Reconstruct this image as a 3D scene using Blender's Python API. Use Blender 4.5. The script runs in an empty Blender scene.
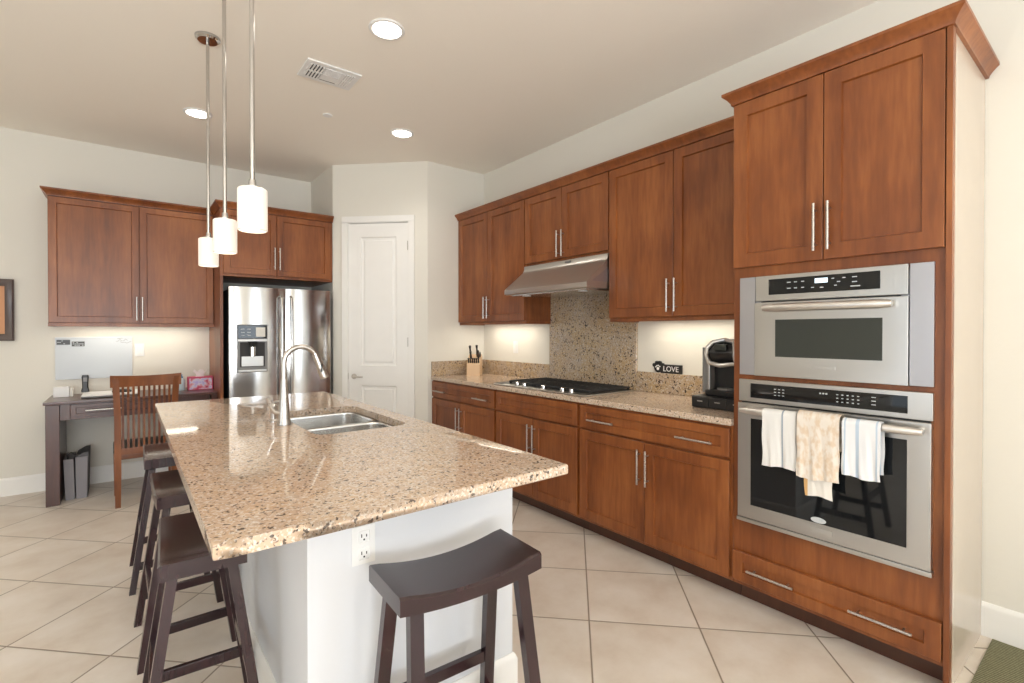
import bpy, bmesh, math, random
from mathutils import Vector, Matrix
random.seed(7)
PI = math.pi
scene = bpy.context.scene
C = scene.collection

# ------------------------------------------------------------------ camera
cam_d = bpy.data.cameras.new('camera'); cam = bpy.data.objects.new('camera', cam_d); C.objects.link(cam)
cam_d.sensor_width = 36.0; cam_d.lens = 493.84 / 1024 * 36.0
cam_d.shift_y = -(341.5 - 336.05) / 1024
cam_d.clip_start = 0.02
cam.location = (0, 0, 1.3457)
cam.rotation_euler = (PI / 2 - 0.0077, 0, -0.6634)
scene.camera = cam

# ------------------------------------------------------------------ colour management, world
vs = scene.view_settings
vs.view_transform = 'Standard'; vs.look = 'None'; vs.gamma = 1.0; vs.use_curve_mapping = False
vs.exposure = 0.08
world = bpy.data.worlds.new('world'); scene.world = world; world.use_nodes = True
bg = world.node_tree.nodes['Background']; bg.inputs[0].default_value = (0.75, 0.88, 1.0, 1); bg.inputs[1].default_value = 1.2
scene.cycles.use_denoising = True
scene.cycles.caustics_reflective = False; scene.cycles.caustics_refractive = False
scene.cycles.max_bounces = 8
scene.cycles.diffuse_bounces = 5
scene.cycles.sample_clamp_indirect = 6.0

# room measures (metres)
CEIL = 3.02
XR, XL = 3.003, -3.6          # right wall, left wall
YB, YF = 5.75, -3.6           # desk wall, wall behind the camera
YE = 4.326                    # end wall of the kitchen run
XP, XQ = 2.331, 1.639         # the diagonal pantry wall runs between these
YQ = YE + XP - XQ


def area(name, loc, rot, sx, sy, power, color, spread=PI):
    d = bpy.data.lights.new(name, 'AREA'); d.shape = 'RECTANGLE'; d.size = sx; d.size_y = sy
    d.energy = power; d.color = color; d.spread = spread
    o = bpy.data.objects.new(name, d); o.location = loc; o.rotation_euler = rot; C.objects.link(o)
    return o

# daylight entering through the windows of the room (each lies just outside its opening)
DAY = (0.82, 0.91, 1.0)
area('daylight', (-0.9, YF - 0.12, 1.35), (PI / 2 + .35, 0, .2), 2.9, 2.2, 84, DAY)      # behind the camera
area('daylight', (2.35, YF - 0.12, 1.35), (PI / 2 + .2, 0, .4), 0.8, 2.2, 26, DAY)
area('daylight', (XL - 0.12, 0.6, 1.35), (PI / 2 + .5, 0, -PI / 2), 3.2, 2.2, 7, (0.94, 0.97, 1.0))


# added fill lamps at two of these windows, aimed up to brighten the ceiling
area('ceiling_fill', (-0.9, YF - 0.10, 0.9), (PI / 2 + 1.2, 0, .45), 2.9, 1.2, 235, (1.0, 0.985, 0.96))
area('ceiling_fill', (XL - 0.10, 0.6, 0.9), (PI / 2 + 1.2, 0, -PI / 2), 3.2, 1.2, 22, (1.0, 0.985, 0.96))

# ------------------------------------------------------------------ materials
def srgb(r, g, b):
    f = lambda c: (c / 255 / 12.92) if c / 255 <= 0.04045 else ((c / 255 + 0.055) / 1.055) ** 2.4
    return (f(r), f(g), f(b), 1)


def new_mat(name):
    m = bpy.data.materials.new(name); m.use_nodes = True
    nt = m.node_tree; b = nt.nodes['Principled BSDF']
    return m, nt, b


def plain(name, col, rough=0.5, metal=0.0, bump=0.0, bscale=200, coat=0.0, spec=None, emit=None, estr=0):
    m, nt, b = new_mat(name)
    b.inputs['Base Color'].default_value = (col[0], col[1], col[2], 1)
    b.inputs['Roughness'].default_value = rough; b.inputs['Metallic'].default_value = metal
    b.inputs['Coat Weight'].default_value = coat; b.inputs['Coat Roughness'].default_value = 0.12
    if spec is not None: b.inputs['Specular IOR Level'].default_value = spec
    if emit:
        b.inputs['Emission Color'].default_value = (emit[0], emit[1], emit[2], 1); b.inputs['Emission Strength'].default_value = estr
    tc = nt.nodes.new('ShaderNodeTexCoord'); n = nt.nodes.new('ShaderNodeTexNoise')
    n.inputs['Scale'].default_value = bscale; nt.links.new(tc.outputs['Object'], n.inputs['Vector'])
    if bump > 0:
        bp = nt.nodes.new('ShaderNodeBump'); bp.inputs['Strength'].default_value = bump; bp.inputs['Distance'].default_value = 0.002
        nt.links.new(n.outputs['Fac'], bp.inputs['Height']); nt.links.new(bp.outputs[0], b.inputs['Normal'])
    else:   # a faint tonal variation keeps every surface procedural
        mx = nt.nodes.new('ShaderNodeMix'); mx.data_type = 'RGBA'
        n.inputs['Scale'].default_value = 6
        mx.inputs[6].default_value = (col[0] * .97, col[1] * .97, col[2] * .97, 1)
        mx.inputs[7].default_value = (min(1, col[0] * 1.03), min(1, col[1] * 1.03), min(1, col[2] * 1.03), 1)
        nt.links.new(n.outputs['Fac'], mx.inputs[0]); nt.links.new(mx.outputs[2], b.inputs['Base Color'])
    return m


def ramp(nt, stops):
    r = nt.nodes.new('ShaderNodeValToRGB'); e = r.color_ramp.elements
    e[0].position, e[0].color = stops[0][0], stops[0][1]
    e[1].position, e[1].color = stops[-1][0], stops[-1][1]
    for p, c in stops[1:-1]:
        x = e.new(p); x.color = c
    return r


def wood(name, dark, mid, light, rough=0.34, coat=0.25, grain=(9, 9, 1.0)):
    m, nt, b = new_mat(name)
    tc = nt.nodes.new('ShaderNodeTexCoord'); oi = nt.nodes.new('ShaderNodeObjectInfo')
    ad = nt.nodes.new('ShaderNodeVectorMath'); ad.operation = 'ADD'
    ml = nt.nodes.new('ShaderNodeMath'); ml.operation = 'MULTIPLY'; ml.inputs[1].default_value = 13
    nt.links.new(oi.outputs['Random'], ml.inputs[0])
    nt.links.new(tc.outputs['Object'], ad.inputs[0]); nt.links.new(ml.outputs[0], ad.inputs[1])
    def noise(scale, vec, det=4):
        mp = nt.nodes.new('ShaderNodeMapping'); mp.inputs['Scale'].default_value = vec
        nt.links.new(ad.outputs[0], mp.inputs[0])
        n = nt.nodes.new('ShaderNodeTexNoise'); n.inputs['Scale'].default_value = scale; n.inputs['Detail'].default_value = det
        nt.links.new(mp.outputs[0], n.inputs['Vector']); return n
    n1 = noise(1.0, grain, 3); n2 = noise(6.0, grain, 5); n3 = noise(2.6, (1, 1, .8), 3)
    mix = nt.nodes.new('ShaderNodeMath'); mix.operation = 'MULTIPLY_ADD'; mix.inputs[1].default_value = 0.35
    nt.links.new(n1.outputs['Fac'], mix.inputs[0])
    m2 = nt.nodes.new('ShaderNodeMath'); m2.operation = 'MULTIPLY'; m2.inputs[1].default_value = 0.25
    nt.links.new(n2.outputs['Fac'], m2.inputs[0])
    m3 = nt.nodes.new('ShaderNodeMath'); m3.operation = 'MULTIPLY_ADD'; m3.inputs[1].default_value = 0.4
    nt.links.new(n3.outputs['Fac'], m3.inputs[0]); nt.links.new(m2.outputs[0], m3.inputs[2])
    nt.links.new(m3.outputs[0], mix.inputs[2])
    r = ramp(nt, [(0.36, (*dark, 1)), (0.5, (*mid, 1)), (0.64, (*light, 1))])
    nt.links.new(mix.outputs[0], r.inputs[0]); nt.links.new(r.outputs[0], b.inputs['Base Color'])
    b.inputs['Roughness'].default_value = rough; b.inputs['Coat Weight'].default_value = coat; b.inputs['Coat Roughness'].default_value = 0.2
    bp = nt.nodes.new('ShaderNodeBump'); bp.inputs['Strength'].default_value = 0.05; bp.inputs['Distance'].default_value = 0.002
    nt.links.new(n2.outputs['Fac'], bp.inputs['Height']); nt.links.new(bp.outputs[0], b.inputs['Normal'])
    return m


def granite(name, base, warm, pale, dark, rough=0.08, s=1.0, amount=1.0):
    m, nt, b = new_mat(name)
    tc = nt.nodes.new('ShaderNodeTexCoord')
    def noise(sc, det, rg=0.6):
        n = nt.nodes.new('ShaderNodeTexNoise'); n.inputs['Scale'].default_value = sc * s; n.inputs['Detail'].default_value = det
        n.inputs['Roughness'].default_value = rg; nt.links.new(tc.outputs['Object'], n.inputs['Vector']); return n
    def mix(fac, a, c):
        x = nt.nodes.new('ShaderNodeMix'); x.data_type = 'RGBA'
        nt.links.new(fac, x.inputs[0])
        if isinstance(a, tuple): x.inputs[6].default_value = a
        else: nt.links.new(a, x.inputs[6])
        if isinstance(c, tuple): x.inputs[7].default_value = c
        else: nt.links.new(c, x.inputs[7])
        return x.outputs[2]
    def thr(out, a, c, top=1.0):
        r = ramp(nt, [(a, (0, 0, 0, 1)), (c, (top, top, top, 1))]); nt.links.new(out, r.inputs[0]); return r.outputs[0]
    big = noise(14, 3); c1 = mix(thr(big.outputs['Fac'], .4, .62), base, warm)
    g = noise(120, 3); c2 = mix(thr(g.outputs['Fac'], .52, .62, .8), c1, pale)
    g2 = noise(95, 4, .7); c3 = mix(thr(g2.outputs['Fac'], .585, .63, .75 * amount), c2, (dark[0] * 3.2, dark[1] * 2.6, dark[2] * 2.2, 1))
    v = nt.nodes.new('ShaderNodeTexVoronoi'); v.inputs['Scale'].default_value = 150 * s; nt.links.new(tc.outputs['Object'], v.inputs['Vector'])
    sep = nt.nodes.new('ShaderNodeSeparateColor'); nt.links.new(v.outputs['Color'], sep.inputs[0])
    spots = nt.nodes.new('ShaderNodeMath'); spots.operation = 'MULTIPLY'
    nt.links.new(thr(sep.outputs[0], .80, .84, .85 * amount), spots.inputs[0])
    nt.links.new(thr(noise(45, 2).outputs['Fac'], .46, .56), spots.inputs[1])
    c4 = mix(spots.outputs[0], c3, dark)
    nt.links.new(c4, b.inputs['Base Color'])
    b.inputs['Roughness'].default_value = rough
    return m


def tile_floor():
    m, nt, b = new_mat('beige_porcelain_tile')
    tc = nt.nodes.new('ShaderNodeTexCoord'); sp = nt.nodes.new('ShaderNodeSeparateXYZ'); nt.links.new(tc.outputs['Object'], sp.inputs[0])
    S = 0.4964; k = 0.70710678 / S; tx, ty = 1.697, 1.5865
    def M(op, a, c=None, d=None):
        n = nt.nodes.new('ShaderNodeMath'); n.operation = op
        for i, v in enumerate((a, c, d)):
            if v is None: continue
            if isinstance(v, (int, float)): n.inputs[i].default_value = v
            else: nt.links.new(v, n.inputs[i])
        return n.outputs[0]
    x = M('SUBTRACT', sp.outputs[0], tx); y = M('SUBTRACT', sp.outputs[1], ty)
    u = M('MULTIPLY', M('SUBTRACT', x, y), k); v = M('MULTIPLY', M('ADD', x, y), k)
    d = M('MINIMUM', M('PINGPONG', u, .5), M('PINGPONG', v, .5))
    g = M('SMOOTH_MAX', 0.0, 0.0, 0.0)
    gr = ramp(nt, [(0.0045, (1, 1, 1, 1)), (0.009, (0, 0, 0, 1))]); nt.links.new(d, gr.inputs[0])
    cb = nt.nodes.new('ShaderNodeCombineXYZ'); nt.links.new(M('FLOOR', u), cb.inputs[0]); nt.links.new(M('FLOOR', v), cb.inputs[1])
    wn = nt.nodes.new('ShaderNodeTexWhiteNoise'); nt.links.new(cb.outputs[0], wn.inputs['Vector'])
    off = nt.nodes.new('ShaderNodeVectorMath'); off.operation = 'MULTIPLY_ADD'; off.inputs[1].default_value = (7, 7, 7)
    nt.links.new(wn.outputs['Color'], off.inputs[0]); nt.links.new(tc.outputs['Object'], off.inputs[2])
    n = nt.nodes.new('ShaderNodeTexNoise'); n.inputs['Scale'].default_value = 3.2; n.inputs['Detail'].default_value = 6; n.inputs['Roughness'].default_value = .6
    nt.links.new(off.outputs[0], n.inputs['Vector'])
    r = ramp(nt, [(0.34, srgb(208, 195, 181)), (0.5, srgb(218, 208, 196)), (0.66, srgb(226, 218, 209))]); nt.links.new(n.outputs['Fac'], r.inputs[0])
    mx = nt.nodes.new('ShaderNodeMix'); mx.data_type = 'RGBA'; mx.inputs[7].default_value = srgb(140, 126, 110)
    nt.links.new(gr.outputs[0], mx.inputs[0]); nt.links.new(r.outputs[0], mx.inputs[6]); nt.links.new(mx.outputs[2], b.inputs['Base Color'])
    b.inputs['Roughness'].default_value = 0.32; b.inputs['Specular IOR Level'].default_value = 0.4
    bp = nt.nodes.new('ShaderNodeBump'); bp.inputs['Strength'].default_value = 0.4; bp.inputs['Distance'].default_value = 0.003; bp.invert = True
    nt.links.new(gr.outputs[0], bp.inputs['Height']); nt.links.new(bp.outputs[0], b.inputs['Normal'])
    return m


def brushed(name, col, rough=0.26, vec=(1, 1, 120)):
    m, nt, b = new_mat(name)
    tc = nt.nodes.new('ShaderNodeTexCoord'); mp = nt.nodes.new('ShaderNodeMapping'); mp.inputs['Scale'].default_value = vec
    n = nt.nodes.new('ShaderNodeTexNoise'); n.inputs['Scale'].default_value = 4; n.inputs['Detail'].default_value = 3
    nt.links.new(tc.outputs['Object'], mp.inputs[0]); nt.links.new(mp.outputs[0], n.inputs['Vector'])
    r = ramp(nt, [(.3, (rough * .94,) * 3 + (1,)), (.7, (rough * 1.07,) * 3 + (1,))]); nt.links.new(n.outputs['Fac'], r.inputs[0])
    nt.links.new(r.outputs[0], b.inputs['Roughness'])
    b.inputs['Base Color'].default_value = (*col, 1); b.inputs['Metallic'].default_value = 1
    return m


def striped_cloth(name, base, stripe, bands, weave=0.0, warmspot=None):
    """bands: list of (centre x, half width) in the towel's own x"""
    m, nt, b = new_mat(name)
    tc = nt.nodes.new('ShaderNodeTexCoord'); sp = nt.nodes.new('ShaderNodeSeparateXYZ'); nt.links.new(tc.outputs['Object'], sp.inputs[0])
    col = None
    cur = (*base, 1)
    if warmspot:
        n = nt.nodes.new('ShaderNodeTexNoise'); n.inputs['Scale'].default_value = 55; n.inputs['Detail'].default_value = 2
        mp = nt.nodes.new('ShaderNodeMapping'); mp.inputs['Scale'].default_value = (1, .2, .55)
        nt.links.new(tc.outputs['Object'], mp.inputs[0]); nt.links.new(mp.outputs[0], n.inputs['Vector'])
        r = ramp(nt, [(.42, (*base, 1)), (.62, (*warmspot, 1))]); nt.links.new(n.outputs['Fac'], r.inputs[0]); cur = r.outputs[0]
    for cx, hw in bands:
        s = nt.nodes.new('ShaderNodeMath'); s.operation = 'SUBTRACT'; nt.links.new(sp.outputs[0], s.inputs[0]); s.inputs[1].default_value = cx
        a = nt.nodes.new('ShaderNodeMath'); a.operation = 'ABSOLUTE'; nt.links.new(s.outputs[0], a.inputs[0])
        l = nt.nodes.new('ShaderNodeMath'); l.operation = 'LESS_THAN'; nt.links.new(a.outputs[0], l.inputs[0]); l.inputs[1].default_value = hw
        x = nt.nodes.new('ShaderNodeMix'); x.data_type = 'RGBA'; nt.links.new(l.outputs[0], x.inputs[0])
        if isinstance(cur, tuple): x.inputs[6].default_value = cur
        else: nt.links.new(cur, x.inputs[6])
        x.inputs[7].default_value = (*stripe, 1); cur = x.outputs[2]
    if isinstance(cur, tuple): b.inputs['Base Color'].default_value = cur
    else: nt.links.new(cur, b.inputs['Base Color'])
    b.inputs['Roughness'].default_value = .95
    w = nt.nodes.new('ShaderNodeTexNoise'); w.inputs['Scale'].default_value = 350; nt.links.new(tc.outputs['Object'], w.inputs['Vector'])
    bp = nt.nodes.new('ShaderNodeBump'); bp.inputs['Strength'].default_value = .5; bp.inputs['Distance'].default_value = .002
    nt.links.new(w.outputs['Fac'], bp.inputs['Height']); nt.links.new(bp.outputs[0], b.inputs['Normal'])
    return m


def glass_dark(name, col, rough=.05):
    m = plain(name, col, rough, spec=.5); return m


M = {}
M['wall'] = plain('cream_wall_paint', srgb(226, 223, 214), .85, bump=.25, bscale=60)
M['ceiling'] = plain('ceiling_paint', srgb(247, 241, 231), .9, bump=.2, bscale=50)
M['trim'] = plain('white_trim_paint', srgb(240, 239, 236), .45)
M['island'] = plain('white_island_paint', srgb(219, 221, 225), .5, bump=.12, bscale=60)
M['floor'] = tile_floor()
M['wood'] = wood('stained_maple', (.135, .034, .008), (.225, .066, .0155), (.33, .110, .029), rough=.36, coat=.10)
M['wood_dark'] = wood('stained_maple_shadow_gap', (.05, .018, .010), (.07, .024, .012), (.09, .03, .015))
M['desk'] = wood('dark_desk_wood', (.050, .016, .011), (.072, .024, .016), (.10, .035, .024), rough=.28, coat=.2)
M['stool'] = wood('espresso_stool_wood', (.017, .0065, .0085), (.026, .0095, .012), (.040, .014, .016), rough=.22, coat=.2)
M['cherry'] = wood('cherry_chair_wood', (.12, .033, .007), (.18, .052, .011), (.26, .083, .019), rough=.3, coat=.4)
M['granite'] = granite('island_granite', srgb(198, 176, 156), srgb(202, 176, 150), srgb(226, 218, 208), srgb(64, 57, 55), rough=.06)
M['granite2'] = granite('backsplash_granite', srgb(176, 156, 134), srgb(182, 156, 120), srgb(204, 196, 184), srgb(66, 58, 54), rough=.12, s=.78, amount=1.25)
M['steel'] = brushed('brushed_steel', (.58, .57, .55), .30)
M['steel_side'] = brushed('trim_steel', (.50, .50, .53), .42)
M['fridge'] = brushed('fridge_steel', (.54, .53, .52), .14, (120, 120, 1))
M['nickel'] = brushed('satin_nickel', (.56, .53, .50), .28, (60, 60, 60))
M['handle_steel'] = brushed('pale_handle_steel', (.78, .76, .73), .34, (60, 60, 60))
M['chrome'] = plain('polished_chrome', (.55, .54, .53), .10, metal=1.0)
M['sink'] = brushed('sink_steel', (.72, .72, .71), .22, (60, 60, 60))
M['blackglass'] = plain('black_glass', (.008, .009, .010), .04)
M['greyglass'] = plain('smoked_oven_glass', (.035, .04, .035), .05)
M['black'] = plain('black_plastic', (.015, .015, .016), .35)
M['iron'] = plain('cast_iron', (.02, .021, .023), .5, bump=.3, bscale=300)
M['grey'] = plain('grey_plastic', (.22, .22, .22), .4)
M['silver'] = plain('silver_plastic', (.55, .54, .52), .28, metal=.7)
M['white'] = plain('white_plastic', (.82, .82, .81), .4)
M['offwhite'] = plain('off_white_paper', (.80, .78, .72), .7)
M['mark'] = plain('pale_print', (.55, .58, .6), .5)
M['lit'] = plain('lit_display', (.3, .35, .4), .4, emit=(.75, .9, 1), estr=1.6)
M['shade'] = plain('opal_glass_shade', (.80, .77, .72), .3, emit=(1.0, .88, .72), estr=.30)
M['lens'] = plain('glowing_lamp_lens', (.9, .9, .85), .4, emit=(1, .93, .82), estr=9)
M['dark'] = plain('dark_void', (.03, .03, .032), .7)
M['boardwhite'] = plain('whiteboard_enamel', srgb(200, 207, 214), .45)
M['ink'] = plain('dry_marker_ink', (.10, .09, .10), .6)
M['felt'] = plain('grey_file_cardboard', (.115, .115, .125), .7, bump=.3, bscale=180)
M['felt2'] = plain('light_grey_file_edge', (.27, .26, .28), .65)
M['leather'] = plain('black_leather', (.018, .016, .016), .35)
M['blockwood'] = plain('pale_maple_block', srgb(214, 184, 150), .45)
M['bottle'] = plain('clear_blue_plastic', (.55, .68, .74), .15)
M['blue'] = plain('blue_plastic', (.06, .25, .45), .3)
M['tissue'] = plain('white_tissue', (.88, .86, .85), .9)
M['picture'] = plain('picture_print', srgb(205, 150, 110), .6)
M['frame'] = plain('bronze_picture_frame', (.10, .075, .07), .25, coat=.5)
M['gilt'] = plain('gilt_edge', (.30, .22, .12), .35, metal=.6)
M['side_panel'] = plain('glossy_cream_side_panel', srgb(196, 182, 166), .16, spec=.7)
M['towel_white'] = striped_cloth('white_towel_grey_stripe', (.80, .79, .77), (.33, .38, .45), [(.016, .0035)])
M['towel_blue'] = striped_cloth('white_towel_blue_stripes', (.80, .81, .83), (.52, .62, .74), [(-.012, .006), (.052, .003), (-.055, .003)])
M['towel_beige'] = striped_cloth('beige_waffle_towel', (.80, .73, .65), (.70, .56, .42), [], warmspot=(.72, .58, .44))
M['towel_edge'] = striped_cloth('white_towel_orange_edge', (.82, .78, .72), (.68, .42, .18), [(-.052, .012)])


def tissue_print():
    m, nt, b = new_mat('floral_tissue_box_print')
    tc = nt.nodes.new('ShaderNodeTexCoord'); n = nt.nodes.new('ShaderNodeTexNoise'); n.inputs['Scale'].default_value = 22
    nt.links.new(tc.outputs['Object'], n.inputs['Vector'])
    r = ramp(nt, [(.35, (.55, .45, .80, 1)), (.47, (.75, .70, .85, 1)), (.55, (.80, .35, .42, 1)), (.68, (.60, .06, .16, 1))])
    nt.links.new(n.outputs['Fac'], r.inputs[0]); nt.links.new(r.outputs[0], b.inputs['Base Color']); b.inputs['Roughness'].default_value = .5
    return m
M['tissuebox'] = tissue_print()
M['red'] = plain('crimson_card', (.60, .07, .16), .5)


def mat_rug():
    m, nt, b = new_mat('olive_woven_rug')
    tc = nt.nodes.new('ShaderNodeTexCoord'); w = nt.nodes.new('ShaderNodeTexWave'); w.inputs['Scale'].default_value = 22; w.inputs['Distortion'].default_value = 1.5
    w.inputs['Detail Scale'].default_value = 8
    nt.links.new(tc.outputs['Object'], w.inputs['Vector'])
    r = ramp(nt, [(.3, (.10, .095, .05, 1)), (.7, (.26, .25, .15, 1))]); nt.links.new(w.outputs['Color'], r.inputs[0])
    nt.links.new(r.outputs[0], b.inputs['Base Color']); b.inputs['Roughness'].default_value = 1
    bp = nt.nodes.new('ShaderNodeBump'); bp.inputs['Strength'].default_value = .6; bp.inputs['Distance'].default_value = .004
    nt.links.new(w.outputs['Color'], bp.inputs['Height']); nt.links.new(bp.outputs[0], b.inputs['Normal'])
    return m
M['rug'] = mat_rug()


# ------------------------------------------------------------------ mesh helpers
def nb(): return bmesh.new()


def box(bm, x0, x1, y0, y1, z0, z1, bev=0.0, seg=2):
    if bev > 0:
        t = bmesh.new(); _box(t, x0, x1, y0, y1, z0, z1)
        bmesh.ops.bevel(t, geom=t.edges[:], offset=bev, segments=seg, profile=.5, affect='EDGES')
        merge(bm, t)
    else: _box(bm, x0, x1, y0, y1, z0, z1)
    return bm


def _box(bm, x0, x1, y0, y1, z0, z1):
    v = [bm.verts.new(p) for p in ((x0, y0, z0), (x1, y0, z0), (x1, y1, z0), (x0, y1, z0), (x0, y0, z1), (x1, y0, z1), (x1, y1, z1), (x0, y1, z1))]
    for f in ((0, 3, 2, 1), (4, 5, 6, 7), (0, 1, 5, 4), (1, 2, 6, 5), (2, 3, 7, 6), (3, 0, 4, 7)): bm.faces.new([v[i] for i in f])


def merge(bm, t, mtx=None):
    me = bpy.data.meshes.new('tmp'); t.to_mesh(me); t.free()
    if mtx is not None: me.transform(mtx)
    bm.from_mesh(me); bpy.data.meshes.remove(me)


def cyl(bm, p0, p1, r, r2=None, n=16):
    p0, p1 = Vector(p0), Vector(p1); d = p1 - p0; r2 = r if r2 is None else r2
    q = d.to_track_quat('Z', 'Y').to_matrix()
    a = [bm.verts.new(p0 + q @ Vector((r * math.cos(2 * PI * i / n), r * math.sin(2 * PI * i / n), 0))) for i in range(n)]
    b = [bm.verts.new(p1 + q @ Vector((r2 * math.cos(2 * PI * i / n), r2 * math.sin(2 * PI * i / n), 0))) for i in range(n)]
    for i in range(n): bm.faces.new((a[i], a[(i + 1) % n], b[(i + 1) % n], b[i]))
    bm.faces.new(a[::-1]); bm.faces.new(b)
    return bm


def lathe(bm, prof, c=(0, 0, 0), n=28, cap=True):
    """prof: [(r, z)] bottom to top or any order, around a vertical axis"""
    rings = []
    for r, z in prof:
        if r < 1e-6: rings.append([bm.verts.new((c[0], c[1], c[2] + z))])
        else: rings.append([bm.verts.new((c[0] + r * math.cos(2 * PI * i / n), c[1] + r * math.sin(2 * PI * i / n), c[2] + z)) for i in range(n)])
    for a, b in zip(rings, rings[1:]):
        for i in range(n):
            j = (i + 1) % n
            if len(a) == 1 and len(b) == 1: continue
            if len(a) == 1: bm.faces.new((a[0], b[j], b[i]))
            elif len(b) == 1: bm.faces.new((a[i], a[j], b[0]))
            else: bm.faces.new((a[i], a[j], b[j], b[i]))
    if cap:
        if len(rings[0]) > 1: bm.faces.new(rings[0][::-1])
        if len(rings[-1]) > 1: bm.faces.new(rings[-1])
    return bm


def tube(bm, pts, r, n=12, radii=None):
    pts = [Vector(p) for p in pts]; rings = []
    up = None
    for i, p in enumerate(pts):
        t = (pts[min(i + 1, len(pts) - 1)] - pts[max(i - 1, 0)]).normalized()
        if up is None:
            up = Vector((0, 0, 1)) if abs(t.z) < .9 else Vector((0, 1, 0))
        s = t.cross(up).normalized(); up = s.cross(t).normalized()
        rr = radii[i] if radii else r
        rings.append([bm.verts.new(p + rr * (math.cos(2 * PI * k / n) * s + math.sin(2 * PI * k / n) * up)) for k in range(n)])
    for a, b in zip(rings, rings[1:]):
        for k in range(n): bm.faces.new((a[k], a[(k + 1) % n], b[(k + 1) % n], b[k]))
    bm.faces.new(rings[0][::-1]); bm.faces.new(rings[-1])
    return bm


def prism(bm, poly, axis, a, b):
    """poly: 2-D points; axis x: (y,z), axis y: (x,z), axis z: (x,y)"""
    def P(p, t):
        return {'x': (t, p[0], p[1]), 'y': (p[0], t, p[1]), 'z': (p[0], p[1], t)}[axis]
    A = [bm.verts.new(P(p, a)) for p in poly]; B = [bm.verts.new(P(p, b)) for p in poly]; n = len(poly)
    for i in range(n): bm.faces.new((A[i], A[(i + 1) % n], B[(i + 1) % n], B[i]))
    bm.faces.new(A[::-1]); bm.faces.new(B)
    return bm


def sweep(bm, path, prof):
    """mitred moulding: path of 2-D points, prof of (out, z); out is to the right of travel"""
    n = len(path); rings = []
    for i, p in enumerate(path):
        p = Vector(p)
        d0 = (p - Vector(path[i - 1])).normalized() if i > 0 else None
        d1 = (Vector(path[i + 1]) - p).normalized() if i < n - 1 else None
        n0 = Vector((d0.y, -d0.x)) if d0 else None; n1 = Vector((d1.y, -d1.x)) if d1 else None
        if n0 is None: m = n1
        elif n1 is None: m = n0
        else: m = (n0 + n1) / (1 + n0.dot(n1))
        rings.append([bm.verts.new((p.x + m.x * o, p.y + m.y * o, z)) for o, z in prof])
    k = len(prof)
    for a, b in zip(rings, rings[1:]):
        for i in range(k): bm.faces.new((a[i], a[(i + 1) % k], b[(i + 1) % k], b[i]))
    bm.faces.new(rings[0][::-1]); bm.faces.new(rings[-1])
    return bm


def rrect(cx, cy, hx, hy, r, seg=6):
    out = []
    for sx, sy, a0 in ((1, 1, 0), (-1, 1, PI / 2), (-1, -1, PI), (1, -1, 1.5 * PI)):
        for i in range(seg + 1):
            a = a0 + PI / 2 * i / seg
            out.append((cx + sx * (hx - r) + r * math.cos(a), cy + sy * (hy - r) + r * math.sin(a)))
    return out


def loft(bm, rings, cap0=False, cap1=False, close=True):
    R = [[bm.verts.new(p) for p in ring] for ring in rings]
    n = len(R[0])
    for a, b in zip(R, R[1:]):
        for i in range(n if close else n - 1): bm.faces.new((a[i], a[(i + 1) % n], b[(i + 1) % n], b[i]))
    if cap0: bm.faces.new(R[0][::-1])
    if cap1: bm.faces.new(R[-1])
    return bm


def finish(bm, sharp=35):
    bmesh.ops.remove_doubles(bm, verts=bm.verts, dist=1e-6)
    bmesh.ops.recalc_face_normals(bm, faces=bm.faces)
    for f in bm.faces: f.smooth = True
    lim = math.radians(sharp)
    for e in bm.edges:
        if len(e.link_faces) == 2: e.smooth = e.calc_face_angle(0) < lim
        else: e.smooth = False


def obj(name, bm, m, parent=None, loc=None, rotz=None, sharp=35, extra=()):
    finish(bm, sharp)
    me = bpy.data.meshes.new(name); bm.to_mesh(me); bm.free(); me.materials.append(m)
    for x in extra: me.materials.append(x)
    o = bpy.data.objects.new(name, me); C.objects.link(o)
    if sharp < 70:
        wn = o.modifiers.new('weighted_normal', 'WEIGHTED_NORMAL'); wn.keep_sharp = True
    if parent is not None: o.parent = parent
    if loc is not None: o.location = loc
    if rotz is not None: o.rotation_euler = (0, 0, rotz)
    return o


def tag(o, label, cat, group=None):
    o['label'] = label; o['category'] = cat
    if group: o['group'] = group
    return o


def thing(name, label, cat, loc=(0, 0, 0), rotz=0, group=None):
    o = bpy.data.objects.new(name, None); C.objects.link(o); o.empty_display_size = .1
    o.location = loc; o.rotation_euler = (0, 0, rotz)
    return tag(o, label, cat, group)


def struct(name, bm, m, parent=None, **k):
    o = obj(name, bm, m, parent, **k); o['kind'] = 'structure'; return o


def copy_tree(o, parent=None):
    c = o.copy(); C.objects.link(c)
    if parent is not None: c.parent = parent
    for ch in list(o.children): copy_tree(ch, c)
    return c


# ------------------------------------------------------------------ room shell
b = nb(); box(b, XL - .1, XR + .1, YF - .1, YB + .1, -.1, 0); struct('floor', b, M['floor'])
b = nb(); box(b, XL - .1, XR + .1, YF - .1, YB + .1, CEIL, CEIL + .1); struct('ceiling', b, M['ceiling'])
b = nb(); box(b, XR, XR + .12, YF - .12, YB + .12, 0, CEIL); struct('wall_right', b, M['wall'])
b = nb(); box(b, XL - .12, XQ, YB, YB + .12, 0, CEIL); struct('wall_back', b, M['wall'])
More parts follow.
